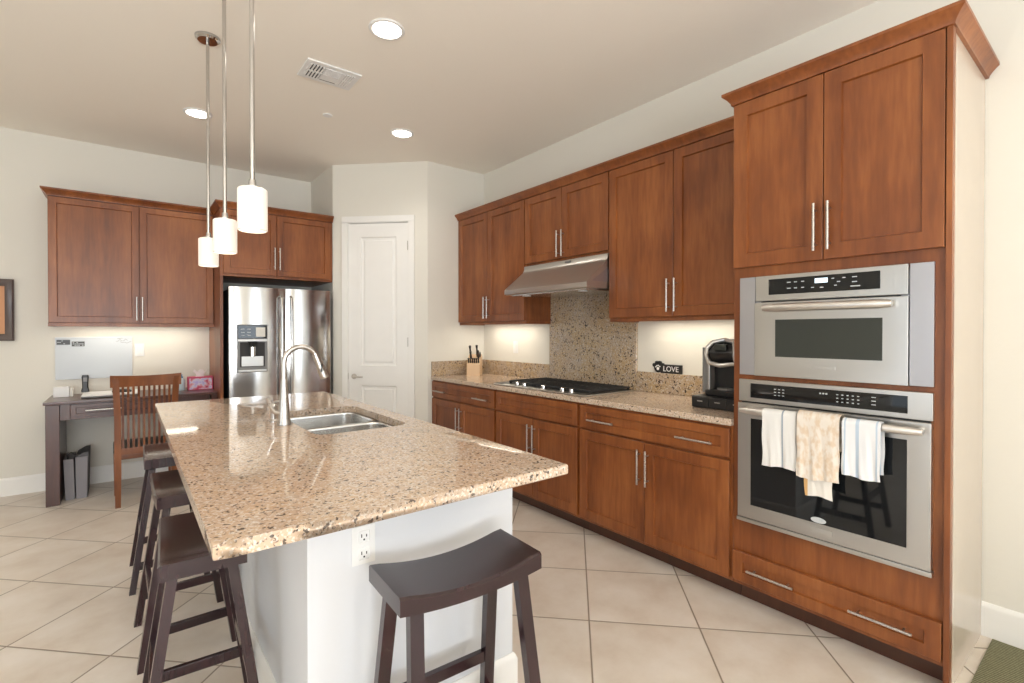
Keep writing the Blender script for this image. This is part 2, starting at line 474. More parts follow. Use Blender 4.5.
# pantry closet: return, diagonal and end wall in one shell, with the door opening
s45 = math.sqrt(.5); L45 = (XP - XQ) / s45
D0, D1, DH = .168, .780, 2.43          # door leaf span along the diagonal, head height
b = nb()
box(b, XQ, XQ + .1, YQ, YB + .12, 0, CEIL)
struct('wall_return', b, M['wall'])
b = nb(); box(b, 0, D0 - .02, 0, .1, 0, CEIL); box(b, D1 + .02, L45, 0, .1, 0, CEIL); box(b, D0 - .02, D1 + .02, 0, .1, DH + .02, CEIL)
struct('wall_pantry', b, M['wall'], loc=(XQ, YQ, 0), rotz=-PI / 4)
b = nb(); box(b, XP, XR, YE, YE + .1, 0, CEIL); struct('wall_end', b, M['wall'])
# left wall and the wall behind the camera, each with window openings
def wall_with_holes(name, horiz, fixed, a0, a1, holes):
    b = nb(); t = .12
    cur = a0
    def put(s0, s1, z0, z1):
        if s1 - s0 < 1e-4: return
        if horiz: box(b, s0, s1, fixed - t, fixed, z0, z1)
        else: box(b, fixed - t, fixed, s0, s1, z0, z1)
    for h0, h1, z0, z1 in holes:
        put(cur, h0, 0, CEIL); put(h0, h1, 0, z0); put(h0, h1, z1, CEIL); cur = h1
    put(cur, a1, 0, CEIL)
    return struct(name, b, M['wall'])
wall_with_holes('wall_front', True, YF, XL, XR, [(-2.35, .55, .25, 2.45), (1.95, 2.75, .25, 2.45)])
wall_with_holes('wall_left', False, XL, YF, YB, [(-1.0, 2.2, .25, 2.45)])
def window(i, horiz, fixed, a0, a1, z0, z1, n):
    b = nb(); w = .05
    def put(s0, s1, q0, q1):
        if horiz: box(b, s0, s1, fixed - .08, fixed - .03, q0, q1, .004)
        else: box(b, fixed - .08, fixed - .03, s0, s1, q0, q1, .004)
    put(a0, a0 + w, z0, z1); put(a1 - w, a1, z0, z1); put(a0, a1, z0, z0 + w); put(a0, a1, z1 - w, z1)
    for k in range(1, n):
        x = a0 + (a1 - a0) * k / n; put(x - .025, x + .025, z0, z1)
    struct('window_%d' % i, b, M['trim'])
window(1, True, YF, -2.35, .55, .25, 2.45, 3); window(2, True, YF, 1.95, 2.75, .25, 2.45, 1); window(3, False, XL, -1.0, 2.2, .25, 2.45, 3)

# baseboards
BB = [(0, 0), (.014, 0), (.014, .125), (.009, .140), (.004, .148), (0, .148)]
b = nb(); sweep(b, [(XL, YB), (XQ, YB)], BB); struct('baseboard_back', b, M['trim'])
b = nb(); sweep(b, [(XR, .449), (XR, YF)], BB); struct('baseboard_right', b, M['trim'])
b = nb(); sweep(b, [(XQ, YB), (XQ, YQ), (XQ + (D0 - .075) * s45, YQ - (D0 - .075) * s45)], BB)
sweep(b, [(XP - (L45 - D1 - .075) * s45, YE + (L45 - D1 - .075) * s45), (XP, YE), (XP + .03, YE)], BB)
struct('baseboard_pantry', b, M['trim'])
b = nb(); sweep(b, [(XL, YF), (XL, YB)], BB); struct('baseboard_left', b, M['trim'])

# pantry door
dr = bpy.data.objects.new('door_1', None); C.objects.link(dr); dr.location = (XQ, YQ, 0); dr.rotation_euler = (0, 0, -PI / 4); dr['kind'] = 'structure'
def framed_panel(bm, x0, x1, z0, z1, yf, rail, dep, bevw, t):
    pass
b = nb()
cw = .062
prof = [(0, 0)]
def casing(b, x0, x1, z0, z1):
    box(b, x0, x1, -.016, 0, z0, z1, .004); 
box(b, D0 - cw - .006, D0 - .006, -.018, -.0005, 0, DH + .006, .005); box(b, D1 + .006, D1 + cw + .006, -.018, -.0005, 0, DH + .006, .005)
box(b, D0 - cw - .006, D1 + cw + .006, -.018, -.0005, DH + .006, DH + .006 + cw, .005)
box(b, D0 - .022, D0 - .002, -.002, .1, 0, DH + .02); box(b, D1 + .002, D1 + .022, -.002, .1, 0, DH + .02); box(b, D0 - .02, D1 + .02, -.002, .1, DH + .002, DH + .02)
obj('casing', b, M['trim'], dr)


def panel_grid(b, x0, x1, z0, z1, yf, t, holes, dep=.010, bw=.018, mould=0):
    """slab from yf to yf+t whose front has recessed rectangles; holes: [(hx0,hx1,hz0,hz1)] stacked in z, same x"""
    zs = sorted(set([z0, z1] + [h[2] for h in holes] + [h[3] for h in holes]))
    hx0, hx1 = holes[0][0], holes[0][1]
    xs = [x0, hx0, hx1, x1]
    def quad(p): b.faces.new([b.verts.new(q) for q in p])
    for i in range(3):
        for j in range(len(zs) - 1):
            a, c, d, e = xs[i], xs[i + 1], zs[j], zs[j + 1]
            hole = i == 1 and any(abs(h[2] - d) < 1e-6 for h in holes)
            if not hole: quad(((a, yf, d), (c, yf, d), (c, yf, e), (a, yf, e)))
            else:
                def rect(o, y): return [(a + o, y, d + o), (c - o, y, d + o), (c - o, y, e - o), (a + o, y, e - o)]
                seq = [rect(0, yf), rect(bw, yf + dep)]
                if mould: seq += [rect(bw + mould, yf + dep), rect(bw + mould + .012, yf + dep * .35)]
                for r0, r1 in zip(seq, seq[1:]):
                    for k in range(4): quad((r0[k], r0[(k + 1) % 4], r1[(k + 1) % 4], r1[k]))
                quad(seq[-1])
    # outer chamfer, sides and back
    r0 = [(x0, yf, z0), (x1, yf, z0), (x1, yf, z1), (x0, yf, z1)]
    r1 = [(x0 - .0015, yf + .0015, z0 - .0015), (x1 + .0015, yf + .0015, z0 - .0015), (x1 + .0015, yf + .0015, z1 + .0015), (x0 - .0015, yf + .0015, z1 + .0015)]
    r2 = [(p[0], yf + t, p[2]) for p in r1]
    for a, c in ((r0, r1), (r1, r2)):
        for k in range(4): quad((a[k], a[(k + 1) % 4], c[(k + 1) % 4], c[k]))
    quad(r2)

b = nb(); panel_grid(b, D0, D1, .012, DH - .004, .004, .035, [(D0 + .12, D1 - .12, .24, .815), (D0 + .12, D1 - .12, 1.01, 2.295)], dep=.015, bw=.012, mould=.02)
leaf = obj('door_leaf', b, M['trim'], dr)
b = nb(); cyl(b, (D0 + .055, .003, .905), (D0 + .055, -.006, .905), .027, n=24); cyl(b, (D0 + .055, -.006, .905), (D0 + .055, -.045, .905), .009)
tube(b, [(D0 + .055, -.045, .905), (D0 + .09, -.048, .905), (D0 + .16, -.042, .902)], .008, radii=[.010, .009, .007])
obj('door_handle', b, M['nickel'], leaf)
b = nb(); box(b, D0 - .012, D0 - .003, -.004, -.001, .88, .94); obj('strike_plate', b, M['nickel'], dr)
for hz in (.25, 1.25, 2.2):
    b = nb(); cyl(b, (D1 + .001, -.006, hz - .045), (D1 + .001, -.006, hz + .045), .006, n=10); obj('hinge', b, M['nickel'], dr)


# ------------------------------------------------------------------ cabinet parts (local: x to the right, y into the wall, z up; front at y = 0)
def shaker(name, x0, x1, z0, z1, parent, m=None, rail=.060, t=.020, dep=.011):
    b = nb(); r = min(rail, (z1 - z0) * .32)
    panel_grid(b, x0 + .0025, x1 - .0025, z0 + .0025, z1 - .0025, -t, t - .001, [(x0 + rail, x1 - rail, z0 + r, z1 - r)], dep=dep, bw=.004)
    return obj(name, b, m or M['wood'], parent)


def bar_handle(parent, x, z, length, vertical, y=-.021):
    b = nb(); h = length / 2
    if vertical:
        cyl(b, (x, y - .030, z - h), (x, y - .030, z + h), .0058, n=12)
        for s in (-1, 1): cyl(b, (x, y + .002, z + s * h * .72), (x, y - .030, z + s * h * .72), .0045, n=10)
    else:
        cyl(b, (x - h, y - .030, z), (x + h, y - .030, z), .0058, n=12)
        for s in (-1, 1): cyl(b, (x + s * h * .72, y + .002, z), (x + s * h * .72, y - .030, z), .0045, n=10)
    return obj('handle', b, M['nickel'], parent)

CROWN = [(0, 0), (.006, 0), (.008, .010), (.019, .026), (.034, .042), (.039, .045), (.039, .058), (0, .058)]
def crown_prof(z): return [(o if o > 0 else -.0199, z + h) for o, h in CROWN]


def carcass(parent, w, d, z0, z1, m=None, name='body'):
    b = nb(); box(b, 0, w, 0, d, z0, z1, .001, 1); return obj(name, b, m or M['wood'], parent)


XF = 2.39; RUN = -PI / 2
def yl(y, y0): return y0 - y      # world Y -> local x of a right-run cabinet whose far end is y0

# base cabinets
def base_cab(y_far, y_near, ysplit, label, drawer_handles):
    t = thing('base_cabinet', label, 'cabinet', (XF, y_far, 0), RUN, 'base cabinets along the right wall')
    w = y_far - y_near - .001; d = XR - XF - .004
    b = nb(); box(b, 0, w, .0, d, .10, .878, .001, 1); obj('body', b, M['wood'], t)
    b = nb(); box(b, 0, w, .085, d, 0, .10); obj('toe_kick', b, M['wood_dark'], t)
    g = .012
    dw = shaker('drawer', g, w - g, .718, .866, t, rail=.045)
    for hx in drawer_handles: bar_handle(dw, hx, .779, .215, False)
    c = yl(ysplit, y_far)
    for (a, e, hx) in ((g, c - .0015, c - .029), (c + .0015, w - g, c + .029)):
        dd = shaker('door', a, e, .122, .704, t); bar_handle(dd, hx, .560, .205, True)
    return t
base_cab(4.325, 3.258, 3.795, 'base cabinet farthest from the ovens, below the knife block', [yl(4.14, 4.325), yl(3.45, 4.325)])
base_cab(3.258, 2.316, 2.786, 'base cabinet directly below the gas cooktop, with a plain top panel', [])
base_cab(2.316, 1.259, 1.785, 'base cabinet between the cooktop and the oven tower, below the coffee maker', [yl(2.105, 2.316), yl(1.455, 2.316)])

# oven tower
TY0, TY1 = 1.258, .450
tw = TY0 - TY1; td = XR - XF - .004
t = thing('oven_cabinet', 'tall wooden oven tower cabinet holding the microwave and wall oven', 'cabinet', (XF, TY0, 0), RUN)
b = nb()
MZ0, MZ1, OZ0, OZ1 = 1.150, 1.600, .445, 1.108      # appliance openings
ox0, ox1 = .050, tw - .050
box(b, 0, ox0, 0, td, .10, 2.465); box(b, ox1, tw, 0, td, .10, 2.465)
for z0, z1 in ((.10, OZ0), (OZ1, MZ0), (MZ1, 2.465)): box(b, ox0, ox1, 0, td, z0, z1)
box(b, ox0, ox1, td - .02, td, OZ0, OZ1); box(b, ox0, ox1, td - .02, td, MZ0, MZ1)
obj('body', b, M['wood'], t)
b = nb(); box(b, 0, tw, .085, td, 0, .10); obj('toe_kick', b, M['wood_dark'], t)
b = nb(); box(b, tw, tw + .018, -.018, .022, .0, 2.468, .001); obj('edge_stile', b, M['wood'], t)
b = nb(); box(b, tw + .0005, tw + .012, .022, td, 0, 2.465, .001, 1); sp_ = obj('side_panel', b, M['side_panel'], t); sp_['label'] = 'glossy cream side panel'
dw = shaker('drawer', .004, tw - .004, .122, .268, t, rail=.050); bar_handle(dw, yl(1.065, TY0), .197, .21, False); bar_handle(dw, yl(.640, TY0), .197, .21, False)
c = yl(.855, TY0)
for a, e, hx in ((.003, c - .001, c - .027), (c + .001, tw - .003, c + .027)):
    dd = shaker('door', a, e, 1.660, 2.462, t, rail=.066); bar_handle(dd, hx, 1.800, .205, True)
b = nb(); sweep(b, [(0, .245), (0, -.020), (tw + .018, -.020), (tw + .018, td)], crown_prof(2.463))
# crown must flare outwards on every side
obj('crown', b, M['wood'], t)

# microwave (local to its own root at tower face)
m0 = thing('microwave_oven', 'built-in stainless microwave with black display strip, above the wall oven', 'microwave', (XF, TY0, 0), RUN)
X0, X1 = yl(1.223, TY0), yl(.482, TY0)
b = nb(); box(b, X0 + .03, X1 - .03, .002, .45, MZ0 + .004, MZ1 - .004); obj('housing', b, M['steel_side'], m0)
def mx(y): return yl(y, TY0)
b = nb(); box(b, X0, mx(1.148), -.014, -.001, 1.140, 1.610, .002); obj('side_trim', b, M['steel_side'], m0)
b = nb(); box(b, mx(.555), X1, -.014, -.001, 1.140, 1.610, .002); obj('side_trim', b, M['steel_side'], m0)
b = nb(); box(b, mx(1.144), mx(.559), -.020, -.001, 1.492, 1.610, .003); cp = obj('control_panel', b, M['steel'], m0)
b = nb(); box(b, mx(1.082), mx(.648), -.0225, -.019, 1.520, 1.592, .001); cg = obj('display_glass', b, M['blackglass'], cp)
b = nb(); box(b, mx(.885), mx(.835), -.0235, -.022, 1.560, 1.580); obj('clock_display', b, M['lit'], cg)
b = nb()
for (yy, zz, ww) in ((1.00, 1.572, .016), (.97, 1.572, .012), (.94, 1.572, .012), (1.00, 1.545, .016), (.97, 1.545, .012), (.94, 1.545, .012), (.90, 1.542, .012), (.865, 1.540, .014),
                     (.82, 1.575, .010), (.80, 1.560, .012), (.81, 1.545, .010), (.78, 1.575, .012), (.745, 1.575, .018), (.745, 1.555, .018), (.75, 1.537, .034)):
    box(b, mx(yy), mx(yy) + ww, -.0233, -.022, zz - .002, zz + .002)
obj('panel_print', b, M['mark'], cg)
b = nb(); panel_grid(b, mx(1.144), mx(.559), 1.141, 1.484, -.026, .025, [(mx(1.066), mx(.625), 1.218, 1.418)], dep=.006, bw=.012); md = obj('door', b, M['steel'], m0)
b = nb(); box(b, mx(1.052), mx(.640), -.0215, -.0195, 1.232, 1.404, .0005, 1); obj('window', b, M['greyglass'], md)
b = nb()
hb = [(mx(1.095) + (mx(.602) - mx(1.095)) * i / 12, -.052 - .012 * math.sin(PI * i / 12), 1.458) for i in range(13)]
tube(b, hb, .015, radii=[.013] + [.0185] * 11 + [.013])
for x in (mx(1.08), mx(.617)): cyl(b, (x, -.024, 1.458), (x, -.054, 1.458), .010)
obj('handle', b, M['handle_steel'], md)
b = nb(); box(b, mx(.895), mx(.803), -.0285, -.0255, 1.184, 1.200, .001); obj('badge', b, M['silver'], md)
b = nb(); box(b, mx(1.12), mx(.585), -.010, -.004, 1.485, 1.491); obj('vent_slot', b, M['black'], m0)

# wall oven
w0 = thing('wall_oven', 'large stainless wall oven with dark glass door, hung with dish towels', 'oven', (XF, TY0, 0), RUN)
b = nb(); box(b, X0 + .03, X1 - .03, .002, .55, OZ0 + .004, OZ1 - .004); obj('housing', b, M['steel_side'], w0)
b = nb(); box(b, X0, X1, -.020, -.001, 1.012, 1.118, .003); cp = obj('control_panel', b, M['steel'], w0)
b = nb(); box(b, mx(1.165), mx(.558), -.0225, -.019, 1.032, 1.100, .001); cg = obj('display_glass', b, M['blackglass'], cp)
b = nb()
for i in range(3):
    for j in range(3): box(b, mx(1.055) + .018 * i, mx(1.055) + .018 * i + .009, -.0233, -.022, 1.052 + .014 * j, 1.055 + .014 * j)
for i in range(5):
    for j in range(3): box(b, mx(.80) + .019 * i, mx(.80) + .019 * i + .007, -.0233, -.022, 1.050 + .015 * j, 1.0535 + .015 * j)
for j in range(3): box(b, mx(.675), mx(.66), -.0233, -.022, 1.052 + .015 * j, 1.055 + .015 * j)
for i in range(3): box(b, mx(.865) + .012 * i, mx(.865) + .012 * i + .007, -.0233, -.022, 1.078, 1.084)
obj('panel_print', b, M['mark'], cg)
b = nb(); panel_grid(b, X0 + .004, X1 - .004, .452, 1.004, -.034, .033, [(mx(1.170), mx(.545), .505, .945)], dep=.004, bw=.010); od = obj('door', b, M['steel'], w0)
b = nb(); box(b, mx(1.158), mx(.557), -.0335, -.0295, .517, .933, .001, 1); obj('window', b, M['blackglass'], od)
HY, HZ = -.085, .976
b = nb()
hb = [(mx(1.188) + (mx(.500) - mx(1.188)) * i / 16, HY + .008 - .008 * math.sin(PI * i / 16), HZ) for i in range(17)]
tube(b, hb, .013, radii=[.012, .0165] + [.0175] * 13 + [.0165, .012], n=16)
for x in (mx(1.172), mx(.516)): cyl(b, (x, -.032, HZ), (x, HY, HZ), .011)
obj('handle', b, M['handle_steel'], od)
b = nb(); box(b, mx(.900), mx(.808), -.0365, -.0335, .478, .500, .001); obj('badge', b, M['silver'], od)
b = nb(); t_ = nb(); lathe(t_, [(.0, -.001), (.030, -.001), (.030, .001), (0, .001)], n=24)
merge(b, t_, Matrix.Translation((mx(.862), -.0348, .532)) @ Matrix.Rotation(PI / 2, 4, 'X') @ Matrix.Diagonal((1, .42, 1, 1)))
obj('sticker', b, M['mark'], od)
b = nb(); box(b, X0 - .002, X1 + .002, -.036, -.001, .430, .449, .003); obj('bottom_trim', b, M['steel'], w0)
b = nb(); box(b, X0 + .01, X1 - .01, -.012, -.002, 1.005, 1.011); obj('vent_slot', b, M['black'], w0)

# dish towels over the oven handle
def towel(name, label, y0, y1, drop, back, m, amp=.005, waves=3, seed=0, ybase=0.0, taper=0.0):
    xc = (mx(y0) + mx(y1)) / 2; hw = (mx(y1) - mx(y0)) / 2; r = .0225 + ybase
    prof = []
    nz = 16
    for i in range(nz + 1): prof.append((HY - r, HZ - drop + drop * i / nz, 1 - i / nz))
    for i in range(1, 8): a = PI * i / 8; prof.append((HY - r * math.cos(a), HZ + r * math.sin(a), 0))
    for i in range(nz + 1): prof.append((HY + r, HZ - back * i / nz, i / nz))
    nx = 30; rnd = random.Random(seed); ph = rnd.random() * 6; b = nb(); grid = []
    for (py, pz, k) in prof:
        row = []
        for j in range(nx + 1):
            s = j / nx * 2 - 1
            x = s * hw * (1 - taper * k)
            wv = amp * k * (math.sin(s * waves * 2.2 + ph) + .5 * math.sin(s * waves * 5 + ph * 2 + pz * 20))
            back_side = py > HY
            row.append(b.verts.new((x + .003 * k * math.sin(pz * 40 + ph), py - HY + (wv * .5 if back_side else wv) * 1.0 - (0 if back_side else .0015) , pz + .004 * k * math.sin(s * 3 + ph))))
        grid.append(row)
    for a, c in zip(grid, grid[1:]):
        for j in range(nx): b.faces.new((a[j], a[j + 1], c[j + 1], c[j]))
    o = obj(name, b, m, None, sharp=80)
    # own origin: centre of the bar below the towel
    o.rotation_euler = (0, 0, RUN); o.location = (XF + HY, TY0 - xc, 0)
    md_ = o.modifiers.new('thickness', 'SOLIDIFY'); md_.thickness = .0022; md_.offset = 0
    tag(o, label, 'towel', 'dish towels on the oven handle'); return o
towel('dish_towel', 'white dish towel with one thin grey stripe, nearest the coffee maker on the oven handle', 1.068, .925, .232, .20, M['towel_white'], amp=.003, seed=1)
towel('dish_towel', 'beige crinkled dish towel in the middle of the oven handle', .917, .757, .248, .13, M['towel_beige'], amp=.004, waves=4, seed=2, ybase=.010)
towel('dish_towel', 'white towel end with orange edge hanging below the beige dish towel', .896, .778, .322, .22, M['towel_edge'], amp=.001, seed=3, ybase=-.002, taper=.12)
towel('dish_towel', 'white dish towel with pale blue stripes, rightmost on the oven handle', .750, .620, .208, .19, M['towel_blue'], amp=.004, seed=5)

# kitchen worktop with its low splash
wt = thing('granite_worktop', 'tan granite worktop running along the right wall under the cooktop', 'worktop', (XF - .025, YE, .879), RUN)
b = nb(); box(b, .0005, YE - TY0 - .0005, 0, XR - XF + .025 - .001, 0, .035, .004, 2); obj('slab', b, M['granite'], wt)
b = nb(); L = YE - TY0; dpt = XR - XF + .025
box(b, .0, YE - 3.275, dpt - .022, dpt - .001, .0352, .178, .002, 1); obj('splash_strip', b, M['granite2'], wt)
b = nb(); box(b, YE - 2.318, L - .001, dpt - .022, dpt - .001, .0352, .178, .002, 1); obj('splash_strip', b, M['granite2'], wt)
b = nb(); box(b, .0005, .021, .004, dpt - .023, .0352, .178, .002, 1); obj('end_splash', b, M['granite2'], wt)
b = nb(); box(b, XR - .020, XR - .001, 2.319, 3.2745, .9145, 1.660, .002, 1)
tag(obj('backsplash_panel', b, M['granite2']), 'tall speckled granite backsplash panel between cooktop and hood', 'backsplash')

# upper cabinets
XU = 2.70; ud = XR - XU - .003
def upper(y_far, y_near, ysp, z0, label, hz, door_z0, group='upper cabinets along the right wall'):
    t = thing('upper_cabinet', label, 'cabinet', (XU, y_far, 0), RUN, group)
    w = y_far - y_near - .001
    b = nb(); box(b, 0, w, 0, ud, z0 + .024, 2.50, .001, 1); obj('body', b, M['wood'], t)
    b = nb(); box(b, 0, w, -.001, .018, z0, z0 + .0235, .001, 1); box(b, 0, .018, .018, ud, z0, z0 + .0235); box(b, w - .018, w, .018, ud, z0, z0 + .0235); obj('light_rail', b, M['wood'], t)
    g = .004; c = yl(ysp, y_far)
    for a, e, hx in ((g, c - .0015, c - .027), (c + .0015, w - g, c + .027)):
        dd = shaker('door', a, e, door_z0, 2.478, t); bar_handle(dd, hx, hz, .205, True)
    return t
upper(YE - .001, 3.257, 3.805, 1.418, 'upper cabinet beside the end wall, left of the range hood', 1.577, 1.446)
upper(3.257, 2.326, 2.803, 1.905, 'short upper cabinet above the steel range hood', 2.038, 1.925)
upper(2.326, 1.2625, 1.805, 1.418, 'tall upper cabinet between the range hood and the oven tower', 1.577, 1.446)
b = nb(); sweep(b, [(XU - .020, TY0 + .003), (XU - .020, YE - .001)][::1], [(-o, z) for o, z in [(o, z) for o, z in crown_prof(2.480)]])
tag(obj('crown_moulding', b, M['wood']), 'long brown crown moulding along the tops of the right upper cabinets', 'moulding')
# under-cabinet lamps
def strip(y0, y1, label):
    t = thing('under_cabinet_light', label, 'lamp', (XU + .12, (y0 + y1) / 2, 1.442), RUN, 'lamps under the upper cabinets')
    b = nb(); h = abs(y1 - y0) / 2; box(b, -h, h, -.02, .02, -.010, -.0005, .002); obj('housing', b, M['white'], t)
    b = nb(); box(b, -h + .02, h - .02, -.015, .015, -.012, -.0095, .001); obj('lens', b, M['lens'], t)
for y0, y1, lb in ((4.15, 3.45, 'slim lamp under the upper cabinet left of the hood'), (2.15, 1.45, 'slim lamp under the upper cabinet right of the hood')):
    strip(y0, y1, lb)
    area('under_cabinet_glow', (XU + .17, (y0 + y1) / 2, 1.425), (0, 0, 0), .03, .7, 1.5, (1, .90, .72))

# range hood
hd = thing('range_hood', 'stainless steel slanted range hood over the cooktop', 'range hood', (XU, 3.256, 0), RUN)
hw_ = 3.256 - 2.328; yb_ = XR - XU - .003
b = nb(); prism(b, [(yb_, 1.903), (-.022, 1.903), (-.026, 1.868), (-.040, 1.845), (-.225, 1.700), (-.235, 1.690), (-.235, 1.655), (-.215, 1.650), (yb_, 1.665)], 'x', .001, hw_ - .001)
obj('shell', b, M['steel'], hd, sharp=25)
b = nb(); box(b, .05, hw_ - .05, -.19, yb_ - .03, 1.642, 1.655, .003); obj('filter', b, M['sink'], hd)
for xx in (.15, hw_ - .15):
    b = nb(); lathe(b, [(0, -.004), (.035, -.004), (.035, .004), (0, .004)], (xx, -.12, 1.643)); obj('lamp_lens', b, M['white'], hd)
b = nb(); box(b, .42, .46, -.226, -.150, 1.7, 1.701)
b.free()
b = nb(); box(b, .50, .56, -.030, -.0245, 1.880, 1.893, .001); obj('switch_plate', b, M['grey'], hd)
b = nb(); prism(b, [(-.185, 1.700), (yb_, 1.700), (yb_, 1.870), (-.03, 1.800)], 'x', hw_ - .001, hw_ + .0005); obj('end_cap', b, M['steel_side'], hd)

# gas cooktop
ck = thing('gas_cooktop', 'five burner steel gas cooktop with black iron grates and front knobs', 'cooktop', (2.405, 3.330, .9145), RUN)
cwid, cdep = 1.040, .52
b = nb(); box(b, 0, cwid, 0, cdep, 0, .010, .004, 2); obj('tray', b, M['steel'], ck)
b = nb(); box(b, .004, .105, .006, cdep - .02, .0102, .013, .001); box(b, .106, cwid - .012, .085, cdep - .02, .010, .014, .001); obj('burner_plate', b, M['iron'], ck)
for bx, by, r in ((.25, .20, .042), (.25, .40, .034), (.547, .30, .055), (.845, .20, .034), (.845, .40, .042)):
    b = nb(); lathe(b, [(r + .01, .013), (r + .01, .016), (r, .017), (r, .021), (r * .4, .0215), (0, .0215)], (bx, by, 0)); obj('burner', b, M['iron'], ck)
for gx in (.112, .414, .716):
    b = nb(); gw = .300; z0, z1 = .022, .034
    for yy in (.085, .290, .495): box(b, gx, gx + gw, yy - .006, yy + .006, z0, z1, .002, 1)
    for i in range(6):
        xx = gx + .006 + (gw - .012) * i / 5; box(b, xx - .005, xx + .005, .085, .495, z0, z1 + .003, .002, 1)
    for xx in (gx + .01, gx + gw - .01):
        for yy in (.09, .490): box(b, xx - .007, xx + .007, yy - .007, yy + .007, .011, z0)
    obj('grate', b, M['iron'], ck)
for yy in (3.06, 2.97, 2.75, 2.545, 2.455):
    b = nb(); x = 3.330 - yy; lathe(b, [(.022, .010), (.022, .014), (.019, .016), (.018, .034), (.015, .037), (0, .037)], (x, .042, 0), 20); obj('knob', b, M['chrome'], ck)

# wall plates
def wall_plate(name, label, loc, rotz, kind='switch', w=.072, h=.116):
    t = thing(name, label, 'switch' if kind == 'switch' else 'outlet', loc, rotz)
    b = nb(); box(b, -w / 2, w / 2, -.006, -.0005, -h / 2, h / 2, .002); obj('plate', b, M['white'], t)
    if kind == 'switch':
        b = nb(); box(b, -.016, .016, -.011, -.0055, -.033, .033, .002); obj('rocker', b, M['white'], t)
    else:
        b = nb()
        for dz in (-.026, .026): box(b, -.017, .017, -.008, -.0055, dz - .017, dz + .017, .004)
        obj('socket_face', b, M['white'], t)
        b = nb()
        for dz in (-.026, .026):
            box(b, -.009, -.006, -.0085, -.0078, dz - .002, dz + .008); box(b, .006, .009, -.0085, -.0078, dz - .002, dz + .006); cyl(b, (0, -.0085, dz - .009), (0, -.0078, dz - .009), .0028, n=10)
        obj('socket_slots', b, M['dark'], t)
    return t
wall_plate('light_switch', 'white wall switch on the cream wall left of the granite panel', (XR, 3.78, 1.20), RUN)
wall_plate('light_switch', 'white rocker switch on the wall right of the whiteboard', (.098, YB, 1.182), 0)

# ------------------------------------------------------------------ items on the worktop
TOP = .9145
kb = thing('knife_block', 'pale wooden knife block with black handled knives in the worktop corner', 'knife block', (2.715, 4.10, TOP), -.75)
kb.scale = (1.18, 1.1, 1.12)
b = nb(); prism(b, [(0, 0), (.16, 0), (.16, .165), (.125, .185), (0, .095)], 'x', -.055, .055); obj('block', b, M['blockwood'], kb)
def knife(x, y, z, ln, r=.010):
    b = nb(); d = Vector((0, -.45, .89)); p = Vector((x, y, z))
    tube(b, [p, p + d * ln * .3, p + d * ln * .7, p + d * ln], r, n=8, radii=[r * .8, r * .9, r * .75, r * 1.1]); obj('knife', b, M['black'], kb)
for i in range(6): knife(-.042 + .017 * i, .028, .112, .045, .008)
knife(-.035, .095, .160, .115); knife(-.030, .075, .145, .075); knife(.022, .10, .164, .115); knife(.034, .078, .148, .08)
b = nb()
ring = [(.048 + .0 * i, .07 - .016 * math.cos(2 * PI * i / 16), .185 + .022 * math.sin(2 * PI * i / 16)) for i in range(17)]
tube(b, ring, .004, n=8); obj('scissors_handle', b, M['black'], kb)

pd = thing('pod_drawer', 'flat black coffee pod drawer under the coffee maker', 'drawer', (2.585, 1.618, TOP), RUN)
b = nb(); box(b, 0, .325, .004, .33, 0, .066, .006); obj('case', b, M['black'], pd)
for i in range(3):
    b = nb(); box(b, .006 + i * .106, .108 + i * .106, -.001, .006, .006, .060, .002); f = obj('drawer_front', b, M['black'], pd)
    b = nb(); box(b, .040 + i * .106, .072 + i * .106, -.004, 0, .036, .041, .001); obj('pull', b, M['silver'], f)

cf = thing('coffee_maker', 'black and silver pod coffee maker on the black pod drawer', 'coffee maker', (2.625, 1.588, TOP + .0665), RUN)
b = nb(); loft(b, [[(x, y, z) for x, y in rrect(.125, .15, .115 * k, .14 * k, .04)] for z, k in ((0, .97), (.012, 1), (.030, 1), (.036, .96))], True, True); obj('base', b, M['black'], cf)
b = nb(); loft(b, [[(x, y, z) for x, y in rrect(.125, .19, hx, .10, .03)] for z, hx in ((.034, .10), (.19, .10), (.25, .105), (.31, .10), (.322, .08))], True, True); obj('column', b, M['black'], cf)
b = nb(); prism(b, [(.20, .19), (.045, .185), (.012, .215), (.004, .25), (.02, .285), (.07, .318), (.20, .325)], 'x', .045, .205); obj('brew_head', b, M['black'], cf)
b = nb()
arc = [(.048, .02, .19), (.040, .000, .235), (.043, .006, .275), (.062, .035, .308), (.125, .055, .322), (.188, .035, .308), (.207, .006, .275), (.210, .0, .235), (.202, .02, .19), (.125, -.002, .178)]
tube(b, arc + arc[:1], .013, n=8); obj('silver_band', b, M['silver'], cf)
for xx in (.038, .198):
    b = nb(); box(b, xx, xx + .014, .02, .075, .03, .20, .004); obj('front_post', b, M['silver'], cf)
b = nb(); box(b, .088, .160, -.003, .020, .262, .297, .003); obj('screen', b, M['greyglass'], cf)
b = nb(); loft(b, [[(x, y, z) for x, y in rrect(-.002, .17, .035, .10, .03)] for z in (.01, .02, .26, .275)], True, True); obj('water_tank', b, M['grey'], cf)
b = nb(); lathe(b, [(0, .036), (.05, .036), (.052, .046), (0, .046)], (.125, .075, 0)); obj('drip_tray', b, M['silver'], cf)
b = nb(); tube(b, [(-.02, .29, .02), (-.05, .32, .06), (-.045, .345, .16), (-.02, .36, .28)], .003, n=6); obj('power_cord', b, M['white'], cf)

